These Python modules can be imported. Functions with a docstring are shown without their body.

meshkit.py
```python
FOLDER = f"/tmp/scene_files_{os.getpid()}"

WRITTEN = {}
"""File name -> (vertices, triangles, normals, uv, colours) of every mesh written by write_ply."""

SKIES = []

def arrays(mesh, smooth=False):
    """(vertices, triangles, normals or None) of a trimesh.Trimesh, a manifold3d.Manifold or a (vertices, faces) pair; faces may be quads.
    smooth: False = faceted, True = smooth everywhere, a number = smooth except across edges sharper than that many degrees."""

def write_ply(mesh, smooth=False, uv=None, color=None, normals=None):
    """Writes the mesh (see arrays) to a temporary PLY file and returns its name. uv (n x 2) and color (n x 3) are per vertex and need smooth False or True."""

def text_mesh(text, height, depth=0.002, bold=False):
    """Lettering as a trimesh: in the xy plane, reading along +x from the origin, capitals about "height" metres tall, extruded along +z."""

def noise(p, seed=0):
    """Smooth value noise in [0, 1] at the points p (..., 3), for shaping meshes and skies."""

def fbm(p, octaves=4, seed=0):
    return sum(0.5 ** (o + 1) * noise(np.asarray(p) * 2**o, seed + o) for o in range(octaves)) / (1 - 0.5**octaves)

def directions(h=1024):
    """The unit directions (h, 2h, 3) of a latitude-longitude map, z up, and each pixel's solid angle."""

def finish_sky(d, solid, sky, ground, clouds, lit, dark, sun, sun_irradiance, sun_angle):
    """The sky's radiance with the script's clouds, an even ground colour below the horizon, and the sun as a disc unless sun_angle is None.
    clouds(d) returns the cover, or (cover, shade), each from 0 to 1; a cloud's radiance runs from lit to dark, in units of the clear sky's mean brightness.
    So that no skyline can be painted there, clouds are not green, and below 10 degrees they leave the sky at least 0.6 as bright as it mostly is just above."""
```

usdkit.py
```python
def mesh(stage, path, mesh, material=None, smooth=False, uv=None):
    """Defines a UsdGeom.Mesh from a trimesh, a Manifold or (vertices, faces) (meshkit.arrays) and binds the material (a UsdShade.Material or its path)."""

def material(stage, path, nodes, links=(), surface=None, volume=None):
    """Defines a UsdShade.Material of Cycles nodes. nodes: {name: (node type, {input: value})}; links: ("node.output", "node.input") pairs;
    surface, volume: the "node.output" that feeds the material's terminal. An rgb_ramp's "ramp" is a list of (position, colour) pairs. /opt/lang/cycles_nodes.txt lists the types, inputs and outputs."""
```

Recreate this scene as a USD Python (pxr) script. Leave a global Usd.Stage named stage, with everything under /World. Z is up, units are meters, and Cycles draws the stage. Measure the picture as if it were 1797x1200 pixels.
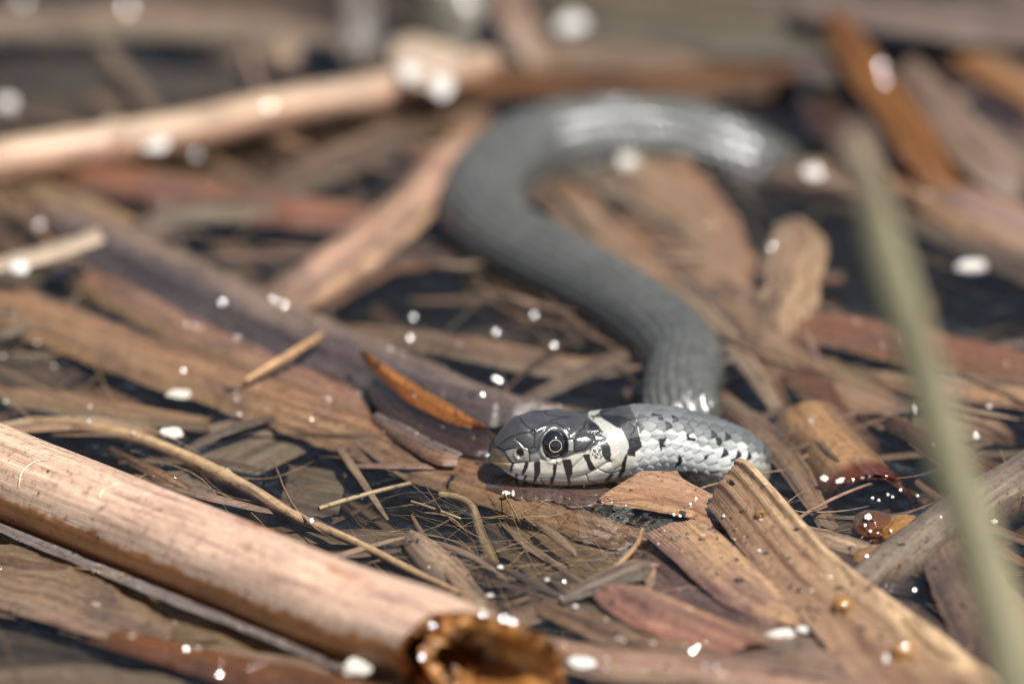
import math
import numpy as np
import usdkit
from meshkit import fbm, noise
from pxr import Usd, UsdGeom, UsdLux, UsdShade, Sdf, Gf, Vt
from scipy.interpolate import PchipInterpolator, CubicSpline

# ------------------------------------------------------------------ camera, sky, sun, exposure
stage = Usd.Stage.CreateInMemory()
UsdGeom.SetStageUpAxis(stage, 'Z'); UsdGeom.SetStageMetersPerUnit(stage, 1.0)
UsdGeom.Xform.Define(stage, '/World'); UsdGeom.Scope.Define(stage, '/World/Looks')
PITCH = math.radians(22.0); SA, CA = math.sin(PITCH), math.cos(PITCH)
DIST, WIDE = 1.5, 0.160
PX = WIDE / 1797.0                                   # one photograph pixel at DIST, metres
EYE = np.array([0, -DIST * CA, DIST * SA]); FWD = np.array([0, CA, -SA]); RGT = np.array([1.0, 0, 0]); UPV = np.array([0, SA, CA])
cam = UsdGeom.Camera.Define(stage, '/World/camera')
cam.CreateHorizontalApertureAttr(36.0); cam.CreateVerticalApertureAttr(24.0)
cam.CreateFocalLengthAttr(36.0 * DIST / WIDE)
cam.CreateFStopAttr(8.4); cam.CreateFocusDistanceAttr(1.4355)
cam.CreateClippingRangeAttr(Gf.Vec2f(0.05, 400.0)); cam.CreateExposureAttr(0.72)
M4 = Gf.Matrix4d(); M4.SetIdentity()
for r, v in enumerate((RGT, UPV, -FWD, EYE)):
    M4.SetRow(r, Gf.Vec4d(*map(float, v), 1.0 if r == 3 else 0.0))
cam.AddTransformOp().Set(M4)
SUN = np.array([0.34, -0.40, 0.85]); SUN /= np.linalg.norm(SUN)
dome = UsdLux.DomeLight.Define(stage, '/World/sky'); dome.CreateIntensityAttr(1.0)
sky_m = usdkit.material(stage, '/World/Looks/sky', {
    's': ('sky_texture', {'sky_type': 'single_scattering', 'sun_disc': False, 'sun_elevation': math.asin(SUN[2]), 'sun_rotation': math.atan2(SUN[0], SUN[1])}),
    'b': ('background_shader', {'strength': 0.05})}, [('s.color', 'b.color')], surface='b.background')
UsdShade.MaterialBindingAPI.Apply(dome.GetPrim()).Bind(sky_m)
dome.GetPrim().SetCustomDataByKey('kind', 'structure')
sun = UsdLux.DistantLight.Define(stage, '/World/sun')
sun.CreateNormalizeAttr(True); sun.CreateIntensityAttr(1.25); sun.CreateAngleAttr(0.53); sun.CreateColorAttr(Gf.Vec3f(1.0, 0.965, 0.91))
zax = SUN; xax = np.cross([0, 0, 1.0], zax); xax /= np.linalg.norm(xax); yax = np.cross(zax, xax)
M5 = Gf.Matrix4d(); M5.SetIdentity()
for r, v in enumerate((xax, yax, zax)):
    M5.SetRow(r, Gf.Vec4d(*map(float, v), 0.0))
sun.AddTransformOp().Set(M5)

# ------------------------------------------------------------------ helpers
MM = 1e-3
rng = np.random.default_rng(7)
def at(x, y, z=0.0):
    """the point of the plane at height z (mm) that lies behind the photograph's pixel"""
    x, y, z = np.broadcast_arrays(np.asarray(x, float), np.asarray(y, float), np.asarray(z, float) * MM)
    d = FWD + RGT * ((x - 898.5) * PX / DIST)[..., None] + UPV * ((600 - y) * PX / DIST)[..., None]
    t = (z - EYE[2]) / d[..., 2]
    return EYE + d * t[..., None]
def atd(x, y, depth):
    x, y, depth = np.broadcast_arrays(np.asarray(x, float), np.asarray(y, float), np.asarray(depth, float))
    d = FWD + RGT * ((x - 898.5) * PX / DIST)[..., None] + UPV * ((600 - y) * PX / DIST)[..., None]
    return EYE + d * depth[..., None]
def proj(p):
    q = p - EYE; d = q @ FWD
    return np.stack([898.5 + (q @ RGT) / d * DIST / PX, 600 - (q @ UPV) / d * DIST / PX], -1)
used = {}
def fresh(parent, name):
    k = used.get((parent, name), -1) + 1; used[(parent, name)] = k
    return f'{parent}/{name}' + (f'_{k:03d}' if k else '')
def tag(prim, label=None, category=None, group=None, kind=None):
    p = prim.GetPrim() if hasattr(prim, 'GetPrim') else prim
    for k, v in (('label', label), ('category', category), ('group', group), ('kind', kind)):
        if v: p.SetCustomDataByKey(k, v)
    return p
def obj(name, mesh, mat, parent='/World', smooth=True, uv=None, col=None, extra=None):
    path = fresh(parent, name)
    m = usdkit.mesh(stage, path, mesh, mat, smooth=smooth, uv=uv)
    pv = UsdGeom.PrimvarsAPI(m)
    if col is not None:
        pv.CreatePrimvar('tone', Sdf.ValueTypeNames.Color3fArray, 'vertex').Set(Vt.Vec3fArray.FromNumpy(np.asarray(col, np.float32)))
    for k, v in (extra or {}).items():
        pv.CreatePrimvar(k, Sdf.ValueTypeNames.FloatArray, 'vertex').Set(Vt.FloatArray.FromNumpy(np.asarray(v, np.float32)))
    return m
def thing(name, label, category, group=None, loc=None):
    path = fresh('/World', name)
    x = UsdGeom.Xform.Define(stage, path)
    if loc is not None: x.AddTranslateOp().Set(Gf.Vec3d(*map(float, loc)))
    tag(x, label, category, group)
    return path
def grid_faces(n, m, wrap=False):
    i, j = np.meshgrid(np.arange(n - 1), np.arange(m if wrap else m - 1), indexing='ij')
    a = i * m + j; b = i * m + (j + 1) % m
    return np.stack([a, b, b + m, a + m], -1).reshape(-1, 4)
def tri(q): return np.vstack([q[:, [0, 1, 2]], q[:, [0, 2, 3]]])
def unit(v): return v / np.maximum(np.linalg.norm(v, axis=-1, keepdims=True), 1e-12)
def smoothstep(a, b, x):
    t = np.clip((x - a) / (b - a), 0, 1); return t * t * (3 - 2 * t)
def spline(pts, n):
    P = np.asarray(pts, float)
    t = np.concatenate([[0], np.cumsum(np.hypot(*np.diff(P[:, :2], axis=0).T) + 1e-6)]); t /= t[-1]
    s = np.linspace(0, 1, n)
    return np.stack([PchipInterpolator(t, P[:, k])(s) for k in range(P.shape[1])], 1), s, t

# ------------------------------------------------------------------ materials
def leaf_material(name, rough=(0.3, 0.6), translucent=0.12, bump=0.6, streak=0.55, coat=0.0, fib=4200.0, spec=0.5):
    n = {
        'tone': ('attribute', {'attribute': 'tone'}),
        'uv': ('uvmap', {'attribute': 'st'}),
        'm1': ('mapping', {'scale': (90.0, fib, 1.0)}), 'n1': ('noise_texture', {'scale': 1.0, 'detail': 4.0, 'roughness': 0.62}),
        'm2': ('mapping', {'scale': (45.0, 750.0, 1.0)}), 'n2': ('noise_texture', {'scale': 1.0, 'detail': 5.0, 'roughness': 0.6, 'distortion': 0.4}),
        'geo': ('geometry', {}),
        'n3': ('noise_texture', {'scale': 900.0, 'detail': 5.0, 'roughness': 0.65}),
        'n4': ('noise_texture', {'scale': 3800.0, 'detail': 2.0, 'roughness': 0.5}),
        'r1': ('rgb_ramp', {'ramp': [(0.24, (max(0.1, 0.75 - streak),) * 3), (0.34, (1 - streak * 0.5,) * 3), (0.5, (0.95, 0.93, 0.91)), (0.75, (1.25, 1.22, 1.18))]}),
        'r2': ('rgb_ramp', {'ramp': [(0.27, (0.30, 0.24, 0.22)), (0.44, (0.85, 0.80, 0.76)), (0.6, (1.08, 1.06, 1.0)), (0.78, (1.5, 1.42, 1.28))]}),
        'r3': ('rgb_ramp', {'ramp': [(0.30, (0.30, 0.24, 0.22)), (0.44, (0.92, 0.89, 0.86)), (0.62, (1.08, 1.06, 1.03)), (0.78, (1.3, 1.26, 1.2))]}),
        'c1': ('mix_color', {'blend_type': 'multiply', 'fac': 1.0, 'use_clamp': False}),
        'c2': ('mix_color', {'blend_type': 'multiply', 'fac': 1.0, 'use_clamp': False}),
        'c3': ('mix_color', {'blend_type': 'multiply', 'fac': 0.8, 'use_clamp': False}),
        'r4': ('rgb_ramp', {'ramp': [(0.27, (0.25, 0.2, 0.2)), (0.36, (1.0, 1.0, 1.0))]}),
        'c4': ('mix_color', {'blend_type': 'multiply', 'fac': 0.6, 'use_clamp': False}),
        'ro': ('map_range', {'from_min': 0.35, 'from_max': 0.68, 'to_min': rough[0], 'to_max': rough[1], 'clamp': True}),
        'hsum': ('math', {'math_type': 'multiply_add', 'value2': 0.5}),
        'b': ('bump', {'strength': bump, 'distance': 0.0004}),
        'p': ('principled_bsdf', {'coat_weight': coat, 'coat_roughness': 0.1, 'specular_ior_level': spec}),
    }
    l = [('uv.UV', 'm1.vector'), ('m1.vector', 'n1.vector'), ('uv.UV', 'm2.vector'), ('m2.vector', 'n2.vector'),
         ('geo.position', 'n3.vector'), ('geo.position', 'n4.vector'), ('n1.fac', 'r1.fac'), ('n2.fac', 'r2.fac'), ('n3.fac', 'r3.fac'), ('n4.fac', 'r4.fac'),
         ('tone.color', 'c1.a'), ('r1.color', 'c1.b'), ('c1.result', 'c2.a'), ('r2.color', 'c2.b'), ('c2.result', 'c3.a'), ('r3.color', 'c3.b'),
         ('c3.result', 'c4.a'), ('r4.color', 'c4.b'),
         ('n3.fac', 'ro.value'), ('ro.result', 'p.roughness'), ('n4.fac', 'hsum.value1'), ('n1.fac', 'hsum.value3'),
         ('hsum.value', 'b.height'), ('b.normal', 'p.normal'), ('b.normal', 'p.coat_normal'), ('c4.result', 'p.base_color')]
    if translucent:
        n['t'] = ('translucent_bsdf', {}); n['mx'] = ('mix_closure', {'fac': translucent})
        n['tc'] = ('mix_color', {'blend_type': 'multiply', 'fac': 1.0, 'b': (1.3, 0.85, 0.4), 'use_clamp': False})
        l += [('c4.result', 'tc.a'), ('tc.result', 't.color'), ('p.BSDF', 'mx.closure1'), ('t.BSDF', 'mx.closure2')]
        return usdkit.material(stage, '/World/Looks/' + name, n, l, surface='mx.closure')
    return usdkit.material(stage, '/World/Looks/' + name, n, l, surface='p.BSDF')
DRY = leaf_material('dry_leaf', rough=(0.3, 0.65), translucent=0.1, coat=0.35)
WET = leaf_material('wet_leaf', rough=(0.12, 0.42), translucent=0.1, coat=1.0, bump=0.5)
ORANGE = leaf_material('translucent_leaf', rough=(0.15, 0.45), translucent=0.5, coat=0.3)
SUNK = leaf_material('sunken_leaf', rough=(0.6, 0.8), translucent=0.0, bump=0.2, fib=2600.0)
STEM = leaf_material('reed_skin', rough=(0.3, 0.55), translucent=0.0, bump=0.3, streak=0.46, fib=3000.0)
GREEN = leaf_material('green_blade', rough=(0.35, 0.5), translucent=0.4, bump=0.1, streak=0.15)

def simple(name, color, rough=0.5, **kw):
    return usdkit.material(stage, '/World/Looks/' + name, {
        'geo': ('geometry', {}), 'n': ('noise_texture', {'scale': 2500.0, 'detail': 3.0}),
        'r': ('rgb_ramp', {'ramp': [(0.3, tuple(c * 0.7 for c in color)), (0.7, tuple(min(1, c * 1.15) for c in color))]}),
        'p': ('principled_bsdf', {'roughness': rough, **kw})},
        [('geo.position', 'n.vector'), ('n.fac', 'r.fac'), ('r.color', 'p.base_color')], surface='p.BSDF')
WHITE = simple('white_flake', (0.58, 0.55, 0.51), 0.45)
BLACKBUG = simple('black_bug', (0.012, 0.013, 0.018), 0.3)
AMBER = simple('amber_jelly', (0.32, 0.13, 0.03), 0.12, subsurface_weight=0.3, coat_weight=1.0)
GLINT = simple('glint_gloss', (0.4, 0.32, 0.25), 0.16, ior=2.1, specular_ior_level=1.0)  # glossy, strongly mirroring coat for the added sun glints
MUD = usdkit.material(stage, '/World/Looks/mud', {
    'geo': ('geometry', {}), 'n': ('noise_texture', {'scale': 160.0, 'detail': 8.0, 'roughness': 0.7}),
    'r': ('rgb_ramp', {'ramp': [(0.3, (0.010, 0.008, 0.006)), (0.7, (0.035, 0.027, 0.018))]}),
    'p': ('principled_bsdf', {'roughness': 0.9})},
    [('geo.position', 'n.vector'), ('n.fac', 'r.fac'), ('r.color', 'p.base_color')], surface='p.BSDF')
SKIN = usdkit.material(stage, '/World/Looks/snake_skin', {
    'tone': ('attribute', {'attribute': 'tone'}), 'gl': ('attribute', {'attribute': 'gloss'}),
    'geo': ('geometry', {}), 'n': ('noise_texture', {'scale': 5200.0, 'detail': 4.0, 'roughness': 0.6}),
    'r': ('rgb_ramp', {'ramp': [(0.3, (0.78, 0.78, 0.78)), (0.7, (1.15, 1.15, 1.15))]}),
    'c': ('mix_color', {'blend_type': 'multiply', 'fac': 0.8, 'use_clamp': False}),
    'ro': ('map_range', {'from_min': 0.0, 'from_max': 1.0, 'to_min': 0.62, 'to_max': 0.2, 'clamp': True}),
    'b': ('bump', {'strength': 0.12, 'distance': 0.0002}),
    'sp': ('map_range', {'from_min': 0.0, 'from_max': 1.0, 'to_min': 0.1, 'to_max': 1.0, 'clamp': True}), 'p': ('principled_bsdf', {})},
    [('geo.position', 'n.vector'), ('n.fac', 'r.fac'), ('tone.color', 'c.a'), ('r.color', 'c.b'), ('c.result', 'p.base_color'),
     ('gl.fac', 'sp.value'), ('sp.result', 'p.specular_ior_level'), ('gl.fac', 'ro.value'), ('ro.result', 'p.roughness'), ('n.fac', 'b.height'), ('b.normal', 'p.normal')], surface='p.BSDF')
EYEBALL = usdkit.material(stage, '/World/Looks/eyeball', {
    'p': ('principled_bsdf', {'base_color': (0.010, 0.010, 0.013), 'roughness': 0.06, 'specular_ior_level': 0.6, 'coat_weight': 1.0, 'coat_roughness': 0.02})}, [], surface='p.BSDF')
RING = simple('eye_ring', (0.62, 0.55, 0.42), 0.35)

# ------------------------------------------------------------------ the snake's spine (needed by the water's edge too)
YAW = math.radians(12.0); CY, SY = math.cos(YAW), math.sin(YAW)
SNOUT = at(862, 803, 4.6)
HB = np.array([0, 1.5, 5, 12, 25, 38, 50, 75, 100, 125, 150, 175, 200, 225, 250.])
HX = 862 + CY * HB
HTOP = np.array([799, 791, 780, 768, 751, 740, 732, 729.5, 727, 725, 725, 725, 722, 718, 714.])
HBOT = np.array([804, 809, 813, 819, 829, 836, 841, 847, 850, 850.5, 850.5, 849, 845, 841, 836.])
HW = np.array([3, 10, 17, 25, 35, 41, 46, 52, 57, 62, 66, 68, 66, 62, 58.])
HN = np.array([2, 2.2, 2.4, 2.6, 2.9, 3.0, 3.0, 3.0, 2.9, 2.8, 2.6, 2.5, 2.35, 2.2, 2.1])
def half_height(S, w, n):
    q = n / (n - 1); v = np.maximum(S ** q - (SA * w) ** q, 1.0) ** (1 / q)
    return np.maximum(v / CA, 2.0)
HS = (HBOT - HTOP) / 2; HH = half_height(HS, HW, HN)
HZC = (803 - (HTOP + HBOT) / 2 - SA * SY * HB * 1.0) / CA
head_dir = np.array([CY, SY, 0.0])                       # from the snout backwards
head_pts = SNOUT + PX * (HB[:, None] * head_dir + np.array([0, 0, 1.0]) * HZC[:, None])
body = [(1150, 769, 5.6, 57), (1195, 776, 4.6, 56), (1238, 787, 3.2, 56), (1270, 801, 1.0, 57), (1292, 814, -1.8, 58), (1306, 831, -5.8, 59), (1308, 846, -10, 60),
        (1290, 856, -13.6, 61), (1258, 848, -14, 62), (1228, 826, -11.2, 63), (1212, 800, -7.5, 64), (1200, 768, -4.2, 65), (1194, 733, -1.6, 66), (1194, 690, 0.6, 62), (1203, 636, 1.2, 63),
        (1172, 597, 1.4, 64), (1100, 541, 1.4, 65), (1010, 491, 1.4, 67), (905, 436, 1.4, 70), (853, 390, 1.4, 71), (850, 348, 1.5, 72), (880, 300, 1.6, 73), (950, 262, 1.7, 74), (1040, 245, 1.7, 74), (1120, 243, 1.5, 73),
        (1216, 254, 0.8, 72), (1296, 284, -1.5, 70), (1375, 322, -6, 68), (1450, 346, -10, 64), (1560, 350, -14, 56), (1680, 330, -17, 47), (1800, 290, -19, 34), (1900, 270, -20, 17), (1960, 262, -20, 6)]
spine = np.vstack([head_pts[-6:], [at(x, y, z) for x, y, z, r in body]])
rad = np.concatenate([HH[-6:], [r for *_, r in body]])
t = np.concatenate([[0], np.cumsum(np.linalg.norm(np.diff(spine, axis=0), axis=1))]) / PX + HB[-6]
SPX, SPR = CubicSpline(t, spine), PchipInterpolator(t, rad)
B_END = t[-1]

# ------------------------------------------------------------------ pond bed
log_axis = np.array([(-420, 655), (-150, 765), (0, 832), (200, 912), (400, 992), (600, 1072), (760, 1124), (850, 1158)])
LOGZ = 4.2
def seg_dist(p, line):
    a, b = line[:-1], line[1:]; d = np.full(len(p), 9.0)
    for u, v in zip(a, b):
        w = v - u; k = np.clip(((p - u) @ w) / (w @ w), 0, 1)
        d = np.minimum(d, np.linalg.norm(p - u - k[:, None] * w, axis=1))
    return d
def axis_coords(lo, hi, step, far):
    core = np.arange(lo, hi + step / 2, step)
    out = np.concatenate([[step * 1.5 * 1.35 ** k for k in range(40)]]).cumsum(); out = out[out < far]
    return np.concatenate([lo - out[::-1], core, hi + out])
gx = axis_coords(-0.12, 0.12, 0.006, 40.0); gy = axis_coords(-0.17, 0.25, 0.006, 40.0)
GX, GY = np.meshgrid(gx, gy, indexing='ij')
gz = -0.045 + 0.008 * (fbm(np.stack([GX.ravel() * 40, GY.ravel() * 40, 0 * GX.ravel()], 1), 3, 3) - 0.5)
obj_bed = obj('pond_bed', (np.column_stack([GX.ravel(), GY.ravel(), gz]), tri(grid_faces(len(gx), len(gy)))[:, ::-1]), MUD)
tag(obj_bed, 'dark muddy bed of the pond', kind='structure')

# ------------------------------------------------------------------ ribbons (leaves) and tubes (stems)
ids = [0]
def ribbon_mesh(pts, crown=0.6, tilt=0.0, fold=0.0, thick=0.12, cols=((0.36, 0.23, 0.13), (0.30, 0.19, 0.11)), blot=(0.12, 0.085, 0.085), blot_amt=0.55,
                ragged=0.09, cut=(0.0, 0.0), wave=0.45, ridge=0.0, nridge=11, step=5.0, nw=25, depth=None, rim=None, edges=None, shade=0.74):
    ids[0] += 1; sd = ids[0]
    if edges is not None:
        pa, pb = (np.asarray(e, float) for e in edges)
        L = max(np.hypot(*np.diff(e[:, :2], axis=0).T).sum() for e in (pa, pb)); n = int(np.clip(L / step, 10, 260)); s = np.linspace(0, 1, n)
        def lin(P):
            q = np.concatenate([[0], np.cumsum(np.hypot(*np.diff(P[:, :2], axis=0).T))]); q /= q[-1]
            return np.stack([np.interp(s, q, P[:, i]) for i in range(3)], 1)
        ea, eb = lin(pa), lin(pb)
        jit = lambda o: (fbm(np.stack([s * L / 16, 0 * s + o, 0 * s + sd], 1), 4, sd) - 0.5) * ragged * 130
        dd = unit(ea[:, :2] - eb[:, :2]); ea[:, :2] += dd * jit(0)[:, None]; eb[:, :2] -= dd * jit(7)[:, None]
        E1, E2 = at(*ea.T), at(*eb.T)
    else:
        L = np.hypot(*np.diff(np.asarray(pts, float)[:, :2], axis=0).T).sum()
        n = int(np.clip(L / step, 10, 260))
        S, s, _ = spline(pts, n)
    tt = np.linspace(-1, 1, nw)
    if edges is None:
      d = unit(np.gradient(S[:, :2], axis=0)); nn = np.stack([d[:, 1], -d[:, 0]], 1)
      if nn[:, 1].mean() > 0 or (abs(nn[:, 1].mean()) < 0.2 and nn[:, 0].mean() < 0): nn = -nn
      j1 = 1 + ragged * 2.4 * (fbm(np.stack([s * L / 22, 0 * s, 0 * s + sd], 1), 3, sd) - 0.5)
      j2 = 1 + ragged * 2 * (fbm(np.stack([s * L / 28, 0 * s + 9, 0 * s + sd], 1), 3, sd) - 0.5)
      e1 = S[:, :2] + nn * (S[:, 2] * 0.5 * j1)[:, None]; e2 = S[:, :2] - nn * (S[:, 2] * 0.5 * j2)[:, None]
      if depth is None:
          tl = tilt if np.ndim(tilt) == 0 else np.interp(s, np.linspace(0, 1, len(tilt)), tilt)
          E1, E2 = at(e1[:, 0], e1[:, 1], S[:, 3] + tl / 2), at(e2[:, 0], e2[:, 1], S[:, 3] - tl / 2)
      else:
          E1, E2 = atd(e1[:, 0], e1[:, 1], S[:, 3]), atd(e2[:, 0], e2[:, 1], S[:, 3] + depth)
    T = np.gradient((E1 + E2) / 2, axis=0); N = unit(np.cross(T, E1 - E2))
    if N[:, 2].mean() < 0 and depth is None: N = -N
    if depth is not None and (N @ -FWD).mean() < 0: N = -N
    wid = np.linalg.norm(E1 - E2, axis=1); ln = np.concatenate([[0], np.cumsum(np.linalg.norm(np.diff((E1 + E2) / 2, axis=0), axis=1))])
    a = (tt + 1) / 2
    V = E2[:, None] * (1 - a)[None, :, None] + E1[:, None] * a[None, :, None]
    und = (fbm(np.stack([np.repeat(ln[:, None] * 70, nw, 1), np.repeat(a[None] * 1.6, n, 0), np.full((n, nw), sd * 3.7)], -1), 3, sd) - 0.5) * wave * 2
    wf = np.minimum(wid / 0.008, 1.0)[:, None]
    off = (crown * (1 - tt ** 2) + fold * (1 - np.abs(tt)))[None] * wf + und * wf
    gr = np.random.default_rng(sd * 17 + 3); dark = np.zeros((n, nw))
    for _ in range(gr.integers(2, 6) if nw > 10 and depth is None and not ridge else 0):
        t0 = gr.uniform(-.85, .85) + 0.10 * (fbm(np.stack([ln * 60, 0 * ln, 0 * ln + gr.uniform(0, 99)], 1), 2, sd) - 0.5)
        live_ = smoothstep(0.40, 0.58, fbm(np.stack([ln * 45, 0 * ln + 5, 0 * ln + gr.uniform(0, 99)], 1), 2, sd))
        g_ = np.exp(-((tt[None] - t0[:, None]) / gr.uniform(.045, .11)) ** 2) * live_[:, None]
        off = off - g_ * gr.uniform(.12, .42) * wf; dark = np.maximum(dark, g_ * gr.uniform(.2, .75))
    if ridge: off = off + ridge * np.abs(np.sin(tt * nridge * np.pi / 2))[None] ** 0.7
    if rim: off = off + rim[1] * np.exp(-((tt - rim[0]) / rim[2]) ** 2)[None]
    V = V + N[:, None] * off[..., None] * MM
    # torn ends
    for end, amt in ((0, cut[0]), (-1, cut[1])):
        if amt:
            k = fbm(np.stack([tt * 3.4 + 5, 0 * tt, 0 * tt + sd], 1), 4, sd + 3) - 0.5 + 0.25 * (rng.random(nw) - 0.5)
            w_ = np.clip(1 - (ln if end == 0 else ln[-1] - ln) / (amt * 2.5 * MM), 0, 1)
            V = V + (unit(T)[:, None] * (w_[:, None] * k[None] * amt * MM)[..., None])
    Vb = V - N[:, None] * thick * MM
    low = V - N[:, None] * thick * MM
    cols = np.asarray(cols, float)
    k = np.linspace(0, 1, len(cols))
    fl = fbm(np.stack([np.repeat(ln[:, None] * 55, nw, 1), np.repeat(a[None] * 2.2, n, 0), np.full((n, nw), sd * 1.3 + 40)], -1), 4, sd + 11)
    mixk = np.clip(1 - a[None] + (fl - 0.5) * 0.7, 0, 1)
    C = np.stack([np.interp(mixk, k, cols[:, q]) for q in range(3)], -1)
    fb = fbm(np.stack([np.repeat(ln[:, None] * 110, nw, 1), np.repeat(a[None] * 3, n, 0), np.full((n, nw), sd * 2.3)], -1), 4, sd + 21)
    m = (smoothstep(0.5, 0.68, fb) * blot_amt)[..., None]
    C = C * (1 - m) + np.asarray(blot) * m
    C = C * (1 - dark[..., None] * np.array([.75, .85, .9]))
    if ridge:
        C = C * (0.72 + 0.42 * (np.abs(np.sin(tt * nridge * np.pi / 2)) ** 1.4))[None, :, None]
    if rim: C = C * (1 + 0.35 * np.exp(-((tt - rim[0]) / (rim[2] * 1.3)) ** 2))[None, :, None]
    uvu = np.repeat(ln[:, None], nw, 1) + sd * 0.37; uvv = a[None] * wid[:, None] + sd * 0.113
    top = V.reshape(-1, 3); bot = low.reshape(-1, 3)
    f = tri(grid_faces(n, nw)); K = n * nw
    border = np.concatenate([np.arange(nw), np.arange(1, n) * nw + nw - 1, (n - 1) * nw + np.arange(nw - 2, -1, -1), np.arange(n - 2, 0, -1) * nw])
    q = np.stack([border, np.roll(border, -1), np.roll(border, -1) + K, border + K], 1)
    v0 = top[f[0]]; up = np.cross(v0[1] - v0[0], v0[2] - v0[0]) @ N.mean(0) > 0
    ft = f if up else f[:, ::-1]; fb_ = (f[:, ::-1] if up else f) + K; qs = tri(q)
    verts = np.vstack([top, bot]); faces = np.vstack([ft, fb_, qs])
    uv = np.tile(np.stack([uvu.ravel(), uvv.ravel()], 1), (2, 1)); col = np.tile(C.reshape(-1, 3), (2, 1))
    vr = np.random.default_rng(sd * 31 + 1)
    if edges is None and depth is None: col = col * math.exp(vr.normal(0.0, .24)); ds = vr.uniform(0, .45); col = col * (1 - ds) + col.mean(1, keepdims=True) * np.array([1.04, 1.0, .95]) * ds
    return verts, faces, uv, np.clip(col * shade * np.array([1.0, 0.95, 0.89]), 0.004, 0.9)
def leaf(label, pts, mat=DRY, name='reed_leaf', category='leaf', group=None, parent='/World', **kw):
    v, f, uv, c = ribbon_mesh(pts, **kw)
    m = obj(name, (v, f), mat, parent, smooth=True, uv=uv, col=c)
    if parent == '/World': tag(m, label, category, group)
    return m
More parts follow.
